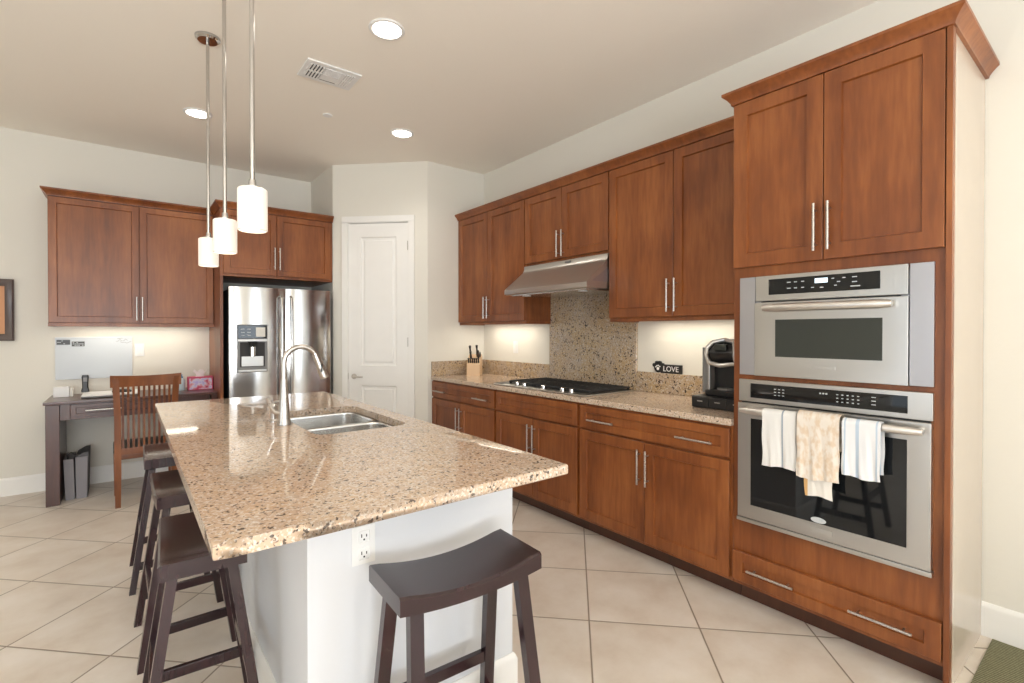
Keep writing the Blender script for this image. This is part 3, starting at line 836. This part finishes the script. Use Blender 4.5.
# LOVE sign with paw print, standing on the splash ledge
sg = thing('love_sign', 'small black paw print sign reading LOVE on the granite splash ledge', 'sign', (XR - .0115, 2.165, 1.0575), RUN)
b = nb(); box(b, .055, .225, -.008, .008, 0, .062, .004)
t_ = nb(); lathe(t_, [(0, -.0078), (.034, -.0078), (.034, .0078), (0, .0078)], n=20); merge(b, t_, Matrix.Translation((.036, 0, .036)) @ Matrix.Rotation(PI / 2, 4, 'X'))
for a in (35, 75, 110, 150):
    t_ = nb(); lathe(t_, [(0, -.0075), (.014, -.0075), (.014, .0075), (0, .0075)], n=14)
    merge(b, t_, Matrix.Translation((.036 + .040 * math.cos(math.radians(a)), 0, .036 + .036 * math.sin(math.radians(a)))) @ Matrix.Rotation(PI / 2, 4, 'X'))
obj('board', b, M['black'], sg)


def text_mesh(name, s, size, m, parent, loc, rot, ext=.0008, align='LEFT'):
    cu = bpy.data.curves.new(name, 'FONT'); cu.body = s; cu.size = size; cu.extrude = ext; cu.align_x = align
    o = bpy.data.objects.new(name, cu); C.objects.link(o)
    dg = bpy.context.evaluated_depsgraph_get(); me = bpy.data.meshes.new_from_object(o.evaluated_get(dg))
    bpy.data.objects.remove(o); bpy.data.curves.remove(cu)
    me.materials.clear(); me.materials.append(m)
    n = bpy.data.objects.new(name, me); C.objects.link(n); n.parent = parent; n.location = loc; n.rotation_euler = rot
    return n
text_mesh('lettering', 'LOVE', .052, M['white'], sg, (.078, -.0088, .014), (PI / 2, 0, 0))
b = nb(); cyl(b, (.036, -.0095, .03), (.036, -.0075, .03), .011, n=14)
for a in (40, 80, 115, 150): cyl(b, (.036 + .020 * math.cos(math.radians(a)), -.0095, .032 + .020 * math.sin(math.radians(a))), (.036 + .020 * math.cos(math.radians(a)), -.0075, .032 + .020 * math.sin(math.radians(a))), .005, n=10)
obj('paw_print', b, M['white'], sg)

# ------------------------------------------------------------------ desk wall
YD = 5.42
t = thing('wall_cabinet', 'wide two-door wall cabinet above the desk', 'cabinet', (-.492, YD, 0), 0)
w = .681 - .021 + .492 - .006
b = nb(); box(b, 0, w, 0, YB - YD - .002, 1.424, 2.47, .001, 1); obj('body', b, M['wood'], t)
c = .095 + .492
for a, e, hx in ((.004, c - .0015, c - .020), (c + .0015, w - .004, c + .020)):
    dd = shaker('door', a, e, 1.4245, 2.440, t, rail=.05); bar_handle(dd, hx, 1.55, .205, True)
b = nb(); sweep(b, [(0, YB - YD - .003), (0, -.02), (w, -.02)][::-1], [(-o, z) for o, z in crown_prof(2.443)]); obj('crown', b, M['wood'], t)
b = nb(); box(b, 0, w, -.018, .004, 1.393, 1.4235, .001); box(b, 0, .018, .004, YB - YD - .002, 1.393, 1.4235); obj('light_rail', b, M['wood'], t)
area('under_cabinet_glow', (.09, YD + .16, 1.405), (0, 0, PI / 2), .03, .9, 1.6, (1, .90, .72))
t = thing('under_cabinet_light', 'slim lamp under the wall cabinet above the desk', 'lamp', (.09, YD + .16, 1.4235), 0, 'lamps under the upper cabinets')
b = nb(); box(b, -.45, .45, -.02, .02, -.009, -.0005, .002); obj('housing', b, M['white'], t)
b = nb(); box(b, -.43, .43, -.015, .015, -.011, -.0085, .001); obj('lens', b, M['lens'], t)

FY = 5.03
t = thing('fridge_cabinet', 'two-door cabinet above the refrigerator with tall side panel', 'cabinet', (.655, FY, 0), 0)
fw = XQ - .655 - .003
b = nb(); box(b, 0, fw, 0, YB - FY - .002, 1.848, 2.46, .001, 1); obj('body', b, M['wood'], t)
b = nb(); box(b, 0, .025, -.001, YB - FY - .002, 0, 1.8475, .001, 1); obj('side_panel', b, M['wood'], t)
c = 1.118 - .655
for a, e, hx in ((.026, c - .0015, c - .022), (c + .0015, fw - .024, c + .022)):
    dd = shaker('door', a, e, 1.872, 2.44, t, rail=.052); bar_handle(dd, hx, 2.03, .205, True)
b = nb(); sweep(b, [(0, YD - FY - .065), (0, -.02), (fw, -.02)][::-1], [(-o, z) for o, z in crown_prof(2.443)]); obj('crown', b, M['wood'], t)

# refrigerator
fr = thing('refrigerator', 'stainless side by side refrigerator with ice and water dispenser', 'refrigerator', (.712, 4.945, 0), 0)
W = 1.596 - .712; HF = 1.752
b = nb(); box(b, .008, W - .008, .075, .76, .02, HF - .02, .004); obj('body', b, M['dark'], fr)
split = 1.176 - .712
def fdoor(x0, x1):
    b = nb(); n = 14; pr = [(x1, .072), (x0, .072)]
    for i in range(n + 1):
        s = i / n; x = x0 + (x1 - x0) * s
        pr.append((x, -.020 * math.sin(PI * s) ** .55 + .012))
    prism(b, pr, 'z', .06, HF); return b
fl = obj('freezer_door', fdoor(0, split - .003), M['fridge'], fr, sharp=50)
rd = obj('fridge_door', fdoor(split + .003, W), M['fridge'], fr, sharp=50)
for par, x in ((fl, split - .042), (rd, split + .042)):
    b = nb(); tube(b, [(x, -.010, .62), (x, -.052, .64), (x, -.060, .8), (x, -.062, 1.15), (x, -.060, 1.55), (x, -.052, 1.66), (x, -.010, 1.68)], .012, n=12); obj('handle', b, M['fridge'], par)
dx0, dx1 = .725 * 1.0645 - .712, .955 * 1.0645 - .712 + .002
b = nb(); box(b, dx0, dx1, -.016, .0, .985, 1.415, .004); dsp = obj('dispenser', b, M['grey'], fl)
b = nb(); box(b, dx0 + .006, dx1 - .006, -.0185, -.015, 1.290, 1.408, .002); obj('control_glass', b, M['blackglass'], dsp)
b = nb()
for i in range(2):
    for j in range(3): box(b, dx0 + .03 + i * .05, dx0 + .06 + i * .05, -.0192, -.018, 1.315 + j * .028, 1.320 + j * .028)
obj('control_print', b, M['mark'], dsp)
b = nb(); box(b, dx0 + .15, dx1 - .02, -.0192, -.018, 1.305, 1.390); obj('status_screen', b, M['offwhite'], dsp)
b = nb(); box(b, dx0 + .022, dx1 - .022, -.0178, -.012, 1.035, 1.255, .003); obj('recess', b, M['dark'], dsp)
b = nb(); box(b, dx0 + .034, dx1 - .034, -.0195, -.015, 1.04, 1.13, .003); obj('recess_back', b, M['silver'], dsp)
b = nb(); box(b, dx0 + .004, dx1 - .004, -.026, -.012, 1.262, 1.284, .003); obj('chute_lip', b, M['silver'], dsp)
b = nb(); lathe(b, [(.022, 1.215), (.040, 1.262), (0, 1.262)], ((dx0 + dx1) / 2, -.02, 0)); obj('nozzle', b, M['black'], dsp)
b = nb(); lathe(b, [(0, 1.13), (.026, 1.13), (.026, 1.215), (0, 1.215)], ((dx0 + dx1) / 2, -.02, 0)); obj('paddle', b, M['chrome'], dsp)
b = nb(); box(b, dx0 + .01, dx1 - .01, -.026, -.010, .990, 1.010, .003); obj('drip_tray', b, M['silver'], dsp)
b = nb(); box(b, .01, W - .01, .03, .08, 0, .058, .002); obj('kick_grille', b, M['dark'], fr)

# desk
dk = thing('desk', 'dark wood built-in desk under the wall cabinet', 'desk', (-.500, 5.180, 0), 0)
dwid = .653 + .500; dd_ = YB - 5.180 - .016
b = nb(); box(b, -.005, dwid, -.004, YB - 5.180 - .002, .782, .806, .003); obj('desktop', b, M['desk'], dk)
b = nb(); box(b, .008, .090, 0, dd_, 0, .7815, .002, 1); obj('end_panel', b, M['desk'], dk)
b = nb(); box(b, .090, .150, .02, dd_, .655, .7815, .001, 1); box(b, .151, dwid - .06, .021, .04, .655, .7815, .001, 1); obj('apron', b, M['desk'], dk)
dr_ = nb(); panel_grid(dr_, .155, .72, .680, .772, .0, .02, [(.185, .69, .702, .750)], dep=.004, bw=.003)
dwr = obj('drawer', dr_, M['desk'], dk); bar_handle(dwr, .155 + .21, .727, .24, False, y=0)
b = nb(); box(b, dwid - .05, dwid, 0, dd_, 0, .7815, .002, 1); obj('end_panel', b, M['desk'], dk)

# whiteboard
wb = thing('whiteboard', 'white magnetic board on the wall above the desk', 'whiteboard', (-.478, YB, .938), 0)
b = nb(); box(b, 0, .521, -.014, -.002, 0, .362, .002); obj('panel', b, M['boardwhite'], wb)
b = nb(); box(b, -.004, .525, -.012, -.0035, -.004, .366, .003); obj('rim', b, M['white'], wb)
b = nb(); rnd = random.Random(3)
for (x, z, n, s) in ((.415, .352, 5, .010), (.405, .335, 7, .014), (.435, .315, 6, .016)):
    pts = [(x + i * s, -.0145, z + rnd.uniform(-.010, .010)) for i in range(n)]; tube(b, pts, .0012, n=5)
obj('scribble', b, M['ink'], wb)
for x, z, w, lb in ((.008, .300, .088, 'black magnet strip at the left top corner of the whiteboard'), (.106, .285, .085, 'black and white magnet strip, second from the whiteboard left corner')):
    mg = thing('magnet', lb, 'magnet', (-.478 + x, YB - .0145, .938 + z), 0, 'magnets on the whiteboard')
    b = nb(); box(b, 0, w, -.003, 0, 0, .042, .001); obj('plate', b, M['black'], mg)
    b = nb()
    for j in range(3):
        for i in range(6):
            if rnd.random() < (.85 if x > .05 else .4): box(b, .006 + i * (w - .01) / 6, .006 + (i + .7) * (w - .01) / 6, -.0036, -.0028, .006 + j * .012, .012 + j * .012)
    obj('lettering_marks', b, M['mark'], mg)

# desktop items
DT = .8065
t = thing('card_holder', 'small white card box on the left end of the desk', 'box', (-.43, 5.55, DT), 0)
b = nb(); box(b, -.045, .055, -.03, .03, 0, .085, .004); obj('box', b, M['white'], t)
b = nb(); box(b, .056, .078, -.02, .03, 0, .072, .004); obj('side_card', b, M['offwhite'], t)
t = thing('cordless_phone', 'black cordless phone standing upright on the desk', 'phone', (-.278, 5.60, DT + .0255), 0)
b = nb(); loft(b, [[(x, y, z) for x, y in rrect(0, 0, hx, .016, .010)] for z, hx in ((0, .026), (.015, .027), (.04, .020), (.09, .021), (.130, .024), (.145, .020))], True, True); obj('handset', b, M['black'], t)
b = nb(); box(b, -.014, .014, -.0175, -.014, .09, .125, .001); obj('screen', b, M['grey'], t)
t = thing('laptop', 'closed pale silver laptop lying on the desk', 'laptop', (-.29, 5.28, DT), 0)
b = nb(); box(b, 0, .38, 0, .34, .004, .014, .004); obj('base', b, M['grey'], t)
b = nb(); box(b, 0, .38, 0, .34, .0142, .025, .004); obj('lid', b, M['white'], t)
t = thing('computer_mouse', 'black flat device lying on the pale laptop', 'device', (-.03, 5.42, DT + .0252), 0)
b = nb(); loft(b, [[(x, y, z) for x, y in rrect(0, 0, hx, hy, .025)] for z, hx, hy in ((0, .065, .035), (.012, .068, .038), (.024, .05, .028))], True, True); obj('shell', b, M['black'], t)
b = nb(); box(b, -.002, .002, -.036, -.010, .0205, .024); obj('wheel', b, M['grey'], t)
t = thing('hand_sanitizer', 'clear blue pump bottle beside the tissue box on the desk', 'bottle', (.405, 5.50, DT), 0)
b = nb(); lathe(b, [(0, 0), (.026, 0), (.028, .01), (.028, .09), (.018, .11), (.010, .115), (0, .115)]); obj('bottle', b, M['bottle'], t)
b = nb(); lathe(b, [(0, .115), (.012, .115), (.012, .128), (.004, .130), (.004, .142), (0, .142)], n=14); box(b, -.022, .006, -.006, .006, .140, .148, .002); obj('pump', b, M['blue'], t)
t = thing('tissue_box', 'red and lilac floral tissue box on the desk by the refrigerator panel', 'tissue box', (.45, 5.44, DT), 0)
b = nb(); box(b, .008, .192, .004, .108, .006, .110, .002); obj('carton', b, M['tissuebox'], t)
b = nb(); box(b, 0, .2, 0, .112, .110, .122, .002); box(b, 0, .010, 0, .112, 0, .112, .001); box(b, .190, .2, 0, .112, 0, .112, .001); box(b, 0, .2, 0, .112, 0, .0055, .001); obj('edge_band', b, M['red'], t)
b = nb(); rings = []
for k, (z, r) in enumerate(((.122, .028), (.135, .022), (.155, .030), (.178, .042))):
    rings.append([(.10 + r * 1.3 * math.cos(2 * PI * i / 20), .056 + r * .45 * math.sin(2 * PI * i / 20) + .004 * math.sin(i * 1.9 + k), z + (.014 * math.sin(i * 1.7) if k == 3 else 0)) for i in range(20)])
loft(b, rings, True, False); o = obj('tissue', b, M['tissue'], t, sharp=60)

# file holders under the desk
t = thing('file_organizer', 'grey accordion file holder standing on the floor under the desk', 'file holder', (-.375, 5.30, 0), 0)
b = nb(); prism(b, [(-.012, 0), (.044, 0), (.036, .325), (-.024, .325)], 'y', .0, .30); obj('file_case', b, M['felt2'], t)
b = nb(); prism(b, [(.052, 0), (.116, 0), (.122, .335), (.048, .335)], 'y', .0, .32); obj('file_case', b, M['felt2'], t)
b = nb(); prism(b, [(.1165, .002), (.120, .002), (.128, .37), (.124, .37)], 'y', .0, .33); prism(b, [(.048, .336), (.126, .336), (.126, .366), (.10, .366)], 'y', .01, .32); obj('cover_flap', b, M['felt'], t)
b = nb(); tube(b, [(.0, .02, .325), (.0, .02, .355), (.02, .02, .375), (.055, .02, .352), (.07, .02, .340)], .006, n=8); obj('strap', b, M['black'], t)

# dining chair, seen from behind, drawn up to the desk
ch = thing('desk_chair', 'cherry wood slat back chair with black seat, facing the desk', 'chair', (.120, 5.02, 0), .02)
hwc = .200; yr = -.20
def rear_post(sx):
    b = nb(); pts = [(0, .02, 0), (.0, -.0, .25), (0, -.005, .45), (0, -.015, .70), (0, -.060, 1.0)]
    rings = []
    for x, y, z in pts:
        w_, d_ = (.017, .017) if z < .1 else (.021, .020)
        xo = sx * (hwc - .022 + (.012 if z > .9 else 0) )
        rings.append([(xo - w_, yr + y - d_, z), (xo + w_, yr + y - d_, z), (xo + w_, yr + y + d_, z), (xo - w_, yr + y + d_, z)])
    loft(b, rings, True, True); return b
for sx in (-1, 1): obj('leg', rear_post(sx), M['cherry'], ch)
for sx in (-1, 1):
    b = nb(); loft(b, [[(sx * .185 + px, .20 + py, z) for px, py in ((-k, -k), (k, -k), (k, k), (-k, k))] for z, k in ((0, .014), (.40, .019))], True, True); obj('leg', b, M['cherry'], ch)
b = nb(); n = 12; rings = []
for i in range(n + 1):
    s = i / n * 2 - 1; x = s * (hwc + .022); cy = yr - .062 + .018 * (1 - s * s); up = .010 * s * s
    ext = .012 if abs(s) > .9 else 0
    rings.append([(x, cy - .011, .930), (x, cy + .011, .930), (x, cy - .002, 1.012 + up), (x, cy - .022, 1.012 + up)])
loft(b, rings, True, True); obj('top_rail', b, M['cherry'], ch)
b = nb(); box(b, -.16, .16, yr - .015, yr + .008, .405, .455, .003); obj('lower_rail', b, M['cherry'], ch)
for i in range(10):
    x = -.146 + .292 * i / 9
    b = nb(); loft(b, [[(x - w_, y - .006, z), (x + w_, y - .006, z), (x + w_, y + .006, z), (x - w_, y + .006, z)] for z, y, w_ in ((.450, yr - .004, .0075), (.70, yr - .004, .0075), (.85, yr - .022, .0075), (.94, yr - .045, .0075))], True, True)
    obj('slat', b, M['cherry'], ch)
b = nb(); box(b, -.19, .19, -.19, .215, .365, .405, .004); obj('seat_frame', b, M['cherry'], ch)
b = nb(); box(b, -.205, .205, -.185, .235, .4055, .450, .018, 3); cs = obj('seat', b, M['leather'], ch); cs['label'] = 'black padded seat'

# framed picture at the left edge of the view
t = thing('framed_picture', 'bronze framed picture on the desk wall at the left edge', 'picture', (-1.32, YB, 1.275), 0)
b = nb(); fw_ = .595; fh = .505
def fr_ring(o0, o1, y0, y1):
    a = [(o0, y0, o0), (fw_ - o0, y0, o0), (fw_ - o0, y0, fh - o0), (o0, y0, fh - o0)]
    c = [(o1, y1, o1), (fw_ - o1, y1, o1), (fw_ - o1, y1, fh - o1), (o1, y1, fh - o1)]
    return a, c
seq = [(0, -.002), (0, -.030), (.012, -.036), (.030, -.028), (.055, -.016), (.058, -.006)]
rings = [[(o_, y_, o_), (fw_ - o_, y_, o_), (fw_ - o_, y_, fh - o_), (o_, y_, fh - o_)] for o_, y_ in seq]
loft(b, rings); obj('frame', b, M['frame'], t)
b = nb(); box(b, .04, fw_ - .04, -.008, -.002, .04, fh - .04); obj('print', b, M['picture'], t)

# ------------------------------------------------------------------ island
IX0, IX1, IY0, IY1 = .136, 1.140, 1.160, 3.690
BX0, BX1, BY0, BY1 = .400, 1.135, 1.450, 3.62
isl = thing('kitchen_island', 'white panelled kitchen island base under the granite top', 'island', (0, 0, 0), 0)
b = nb(); prism(b, [(BX0, BY0), (BX1, BY0), (BX1, BY1), (BX0, BY1)], 'z', 0, .64)
for q in ((BX0, BX1, BY0, 2.05), (BX0, BX1, 2.94, BY1), (BX0, .57, 2.05, 2.94), (1.10, BX1, 2.05, 2.94)): box(b, *q, .64, .8785)
bmesh.ops.remove_doubles(b, verts=b.verts, dist=1e-5); obj('body', b, M['island'], isl)
b = nb(); sweep(b, [(BX0, BY1), (BX0, BY0), (BX1, BY0), (BX1, BY1), (BX0, BY1)], BB); obj('baseboard', b, M['trim'], isl)

SX0, SX1, SY0, SY1 = .625, 1.050, 2.120, 2.870
def slab_with_hole():
    b = nb(); cx, cy = (SX0 + SX1) / 2, (SY0 + SY1) / 2
    inner = rrect(cx, cy, (SX1 - SX0) / 2, (SY1 - SY0) / 2, .07, 8)
    angs = [(math.atan2(y - cy, x - cx), (x, y)) for x, y in inner]
    poly = inner
    def hit(a):
        dx, dy = math.cos(a), math.sin(a); best = None
        for i in range(len(poly)):
            x1, y1 = poly[i][0] - cx, poly[i][1] - cy; x2, y2 = poly[(i + 1) % len(poly)][0] - cx, poly[(i + 1) % len(poly)][1] - cy
            den = dx * (y2 - y1) - dy * (x2 - x1)
            if abs(den) < 1e-12: continue
            tt = (x1 * (y2 - y1) - y1 * (x2 - x1)) / den; ss = (x1 * dy - y1 * dx) / den
            if tt > 0 and -1e-9 <= ss <= 1 + 1e-9: best = tt if best is None else min(best, tt)
        return (cx + dx * best, cy + dy * best)
    for ox, oy in ((IX0, IY0), (IX1, IY0), (IX1, IY1), (IX0, IY1)):
        a = math.atan2(oy - cy, ox - cx); angs.append((a, hit(a)))
    angs.sort()
    outer = []
    for a, p in angs:
        dx, dy = math.cos(a), math.sin(a)
        tx = ((IX1 if dx > 0 else IX0) - cx) / dx if abs(dx) > 1e-9 else 1e9
        ty = ((IY1 if dy > 0 else IY0) - cy) / dy if abs(dy) > 1e-9 else 1e9
        tt = min(tx, ty); outer.append((cx + dx * tt, cy + dy * tt))
    z0, z1 = .879, .914
    n = len(angs)
    IT = [b.verts.new((p[0], p[1], z1)) for _, p in angs]; IB = [b.verts.new((p[0], p[1], z0)) for _, p in angs]
    OT = [b.verts.new((p[0], p[1], z1)) for p in outer]; OB = [b.verts.new((p[0], p[1], z0)) for p in outer]
    for i in range(n):
        j = (i + 1) % n
        b.faces.new((IT[i], IT[j], OT[j], OT[i])); b.faces.new((IB[i], OB[i], OB[j], IB[j]))
        b.faces.new((OT[i], OT[j], OB[j], OB[i])); b.faces.new((IT[i], IB[i], IB[j], IT[j]))
    b.edges.ensure_lookup_table()
    es = [e for e in b.edges if (e.verts[0] in OT and e.verts[1] in OT)] + [e for e in b.edges if (e.verts[0] in OB and e.verts[1] in OB)]
    bmesh.ops.bevel(b, geom=es, offset=.007, segments=3, profile=.5, affect='EDGES')
    return b
tag(obj('island_countertop', slab_with_hole(), M['granite']), 'large tan granite countertop on the white island, around the sink', 'countertop')

# sink
sk = thing('kitchen_sink', 'double bowl undermount steel sink in the island countertop', 'sink', (0, 0, 0), 0)
def bowl(y0, y1):
    cx, cy = (SX0 + SX1) / 2, (y0 + y1) / 2; hx, hy = (SX1 - SX0) / 2, (y1 - y0) / 2
    b = nb(); rings = []
    for z, k, r in ((.8775, .018, .07), (.8775, -.006, .065), (.868, -.010, .062), (.72, -.016, .055), (.695, -.030, .045), (.685, -.060, .04), (.680, -.10, .03)):
        rings.append([(x, y, z) for x, y in rrect(cx, cy, hx + k, hy + min(k, .006), r, 6)])
    loft(b, rings, False, True); return b
for y0, y1 in ((SY0, 2.475), (2.495, SY1)):
    o = obj('bowl', bowl(y0, y1), M['sink'], sk, sharp=60)
    b = nb(); lathe(b, [(0, .001), (.040, .001), (.040, .004), (.020, .003), (0, .002)], ((SX0 + SX1) / 2, (y0 + y1) / 2, .680)); obj('drain', b, M['chrome'], o)
b = nb(); box(b, SX0 + .004, SX1 - .004, 2.476, 2.494, .80, .872, .004); obj('divider', b, M['sink'], sk)

# faucet and soap pump
fc = thing('kitchen_faucet', 'tall gooseneck pull-down faucet beside the sink', 'faucet', (.580, 2.470, .914), 0)
b = nb(); lathe(b, [(.0, 0), (.030, 0), (.031, .006), (.027, .020), (.024, .07), (.018, .15), (.0145, .20), (.0135, .215), (0, .215)]); obj('body', b, M['nickel'], fc)
b = nb(); R = .076; zc = .287
pts = [(0, 0, .20), (0, 0, .24)] + [(R - R * math.cos(a), 0, zc + R * math.sin(a)) for a in [PI * i / 16 for i in range(0, 14)]]
tube(b, pts, .0125, n=14); obj('spout', b, M['nickel'], fc)
a = PI * 13 / 16; e = Vector((R - R * math.cos(a), 0, zc + R * math.sin(a))); d = Vector((math.sin(a), 0, math.cos(a))) * 1
d = (Vector(pts[-1]) - Vector(pts[-2])).normalized(); d = (d + Vector((.0, 0, -.9))).normalized()
b = nb(); tube(b, [e, e + d * .02, e + d * .06, e + d * .115, e + d * .13], .015, n=14, radii=[.0135, .0150, .0165, .021, .019]); sh = obj('spray_head', b, M['nickel'], fc)
b = nb(); box(b, -.004, .004, -.0215, -.012, -.02, .02, .002); bo = obj('spray_button', b, M['black'], sh); bo.location = e + d * .075
b = nb(); tube(b, [(-.018, 0, .055), (-.040, .0, .062), (-.055, 0, .085), (-.070, 0, .130)], .008, n=10, radii=[.012, .011, .007, .009]); obj('lever_handle', b, M['nickel'], fc)
sd = thing('soap_dispenser', 'short nickel soap pump behind the faucet', 'soap dispenser', (.560, 2.590, .914), 0)
b = nb(); lathe(b, [(0, 0), (.022, 0), (.022, .006), (.014, .012), (.013, .05), (.017, .056), (.017, .078), (.010, .084), (0, .084)], n=20); obj('collar', b, M['nickel'], sd)
b = nb(); tube(b, [(0, 0, .083), (0, 0, .093), (.02, 0, .097), (.055, 0, .090)], .006, n=10); obj('nozzle', b, M['nickel'], sd)

wall_plate('wall_outlet', 'white double power outlet on the near end of the island', (.562, BY0, .705), 0, 'outlet')


# ------------------------------------------------------------------ saddle stools
def make_stool(label):
    t = thing('saddle_stool', label, 'stool', (0, 0, 0), 0, 'saddle stools around the island')
    b = nb(); L, Wd = .225, .113; n = 16; rings = []
    for i in range(n + 1):
        s = i / n * 2 - 1; x = s * L
        zt = .656 + .031 * abs(s) ** 2.0; zb = .617 + .018 * abs(s) ** 2
        c_ = .006
        e_ = .004 if i in (0, n) else 0
        rings.append([(x, -Wd, zb), (x, Wd, zb), (x, Wd, zt - c_ - e_), (x, Wd - c_, zt - e_), (x, -Wd + c_, zt - e_), (x, -Wd, zt - c_ - e_)])
    loft(b, rings, True, True); obj('seat', b, M['stool'], t, sharp=40)
    legs = []
    for sx in (-1, 1):
        for sy in (-1, 1):
            tx, ty, fx, fy = sx * .170, sy * .078, sx * .200, sy * .165
            b = nb()
            def ring(cx, cy, z, hx=.019, hy=.014): return [(cx - hx, cy - hy, z), (cx + hx, cy - hy, z), (cx + hx, cy + hy, z), (cx - hx, cy + hy, z)]
            loft(b, [ring(fx, fy, 0), ring(tx, ty, .624)], True, True); obj('leg', b, M['stool'], t)
    def at(z, sx, sy):
        k = 1 - z / .618; return (sx * (.170 + .030 * k), sy * (.078 + .087 * k))
    for sx in (-1, 1):
        p = at(.13, sx, -1); q = at(.13, sx, 1); b = nb(); box(b, p[0] - .010, p[0] + .010, p[1] + .010, q[1] - .010, .112, .148, .002); obj('stretcher', b, M['stool'], t)
    for sy in (-1, 1):
        p = at(.265, -1, sy); q = at(.265, 1, sy); b = nb(); box(b, p[0] + .015, q[0] - .015, p[1] - .010, p[1] + .010, .247, .283, .002); obj('stretcher', b, M['stool'], t)
    return t
st = make_stool('saddle stool alone at the near end of the island, below the power outlet')
st.location = (.763, 1.236, 0); st.rotation_euler = (0, 0, -.045)
for (x, y, lb, rz) in ((.190, 1.930, 'nearest of the three saddle stools tucked along the left side of the island', -.05), (.203, 2.645, 'middle of the three saddle stools along the left side of the island', .015), (.186, 3.395, 'farthest of the three saddle stools along the left side, near the desk chair', -.01)):
    s_ = copy_tree(st); s_['label'] = lb; s_.location = (x, y, 0); s_.rotation_euler = (0, 0, PI / 2 + rz)

# ------------------------------------------------------------------ pendants, downlights, vent, sprinkler
def pendant(y, label):
    t = thing('pendant_light', label, 'pendant lamp', (.373, y, 1.722), 0, 'pendant lights above the island')
    top = CEIL - 1.722
    b = nb(); lathe(b, [(.046, 0), (.0505, .003), (.0505, .152), (.046, .157), (.018, .157), (.018, .153), (.044, .152), (.047, .149), (.047, .005), (.044, .002)], n=32, cap=False); sh_ = obj('shade', b, M['shade'], t)
    b = nb(); lathe(b, [(0, .158), (.030, .158), (.030, .164), (.014, .168), (.012, .190), (0, .190)]); obj('cap', b, M['chrome'], t)
    b = nb(); cyl(b, (0, 0, .18), (0, 0, top - .02), .0085, n=14); obj('rod', b, M['chrome'], t)
    b = nb(); lathe(b, [(0, top - .022), (.050, top - .022), (.062, top - .012), (.064, top - .0005), (0, top - .0005)], n=32); obj('canopy', b, M['chrome'], t)
    b = nb(); lathe(b, [(0, .075), (.022, .085), (.026, .105), (.014, .135), (.012, .165), (0, .165)], n=16); obj('bulb', b, M['lens'], t)
pendant(2.045, 'nearest and largest looking of the three pendant lamps over the island')
pendant(2.690, 'middle one of the three pendant lamps over the island')
pendant(3.285, 'farthest of the three pendant lamps, its round canopy visible on the ceiling')
def downlight(x, y, label, group='recessed ceiling lights'):
    t = thing('recessed_light', label, 'ceiling light', (x, y, CEIL), 0, group)
    b = nb(); lathe(b, [(.077, -.0005), (.097, -.0005), (.098, -.004), (.094, -.008), (.080, -.010), (.077, -.006)], n=36, cap=False); obj('trim_ring', b, M['white'], t)
    b = nb(); lathe(b, [(0, -.0085), (.060, -.0085), (.076, -.0062), (.076, -.001), (0, -.001)], n=36); obj('lens', b, M['lens'], t)
    d = bpy.data.lights.new('downlight_glow', 'SPOT'); d.energy = 20; d.color = (1, .93, .84); d.spot_size = 2.5; d.spot_blend = .8; d.shadow_soft_size = .09
    o = bpy.data.objects.new('downlight_glow', d); o.location = (x, y, CEIL - .03); C.objects.link(o)
downlight(1.143, 2.584, 'round recessed ceiling light nearest the camera, right of the vent')
downlight(.441, 4.458, 'round recessed ceiling light left, behind the pendant rods')
downlight(1.835, 3.849, 'round recessed ceiling light nearest the pantry wall')
for x, y in ((-1.6, 2.5), (-.2, .3), (-.9, -1.2), (-1.8, 4.4), (.2, -2.7)):      # the same fittings over the rest of the room
    d = bpy.data.lights.new('downlight_glow', 'SPOT'); d.energy = 20; d.color = (1, .93, .84); d.spot_size = 2.5; d.spot_blend = .8; d.shadow_soft_size = .09
    o = bpy.data.objects.new('downlight_glow', d); o.location = (x, y, CEIL - .03); C.objects.link(o)

vt = thing('ceiling_vent', 'white rectangular air vent in the ceiling', 'vent', (1.048, 3.262, CEIL), 0)
b = nb(); box(b, -.170, .170, -.122, .122, -.012, -.0005, .005); obj('frame', b, M['white'], vt)
b = nb(); box(b, -.140, .140, -.084, .084, -.0128, -.0115); obj('recess', b, M['dark'], vt)
b = nb()
for i in range(5):   # louvres of the end fields and of the middle field
    box(b, -.140 + i * .019, -.130 + i * .019, -.084, .084, -.0165, -.0120); box(b, .130 - i * .015 - .001, .141 - i * .015, -.084, .084, -.0165, -.0120)
for i in range(6): box(b, -.048, .062, -.084 + i * .013, -.076 + i * .013, -.0165, -.0120)
box(b, -.050, -.044, -.084, .084, -.017, -.012); box(b, .058, .068, -.084, .084, -.017, -.012); box(b, -.14, .14, -.004, .004, -.017, -.012); box(b, -.048, .062, .004, .070, -.0165, -.012)
obj('louvres', b, M['white'], vt)
b = nb(); lathe(b, [(0, -.006), (.032, -.006), (.036, -.0005), (0, -.0005)], (0, 0, 0), 24)
o = obj('sprinkler_cover', b, M['white']); o.location = (1.232, 3.885, CEIL); tag(o, 'small round white sprinkler cover in the ceiling beyond the vent', 'sprinkler cover')

# woven mat at the lower right
b = nb(); box(b, 0, .47, 0, 1.0, 0, .008, .003); o = obj('floor_mat', b, M['rug']); o.location = (2.505, -.60, .0005); tag(o, 'olive woven floor mat beside the right wall baseboard', 'mat')
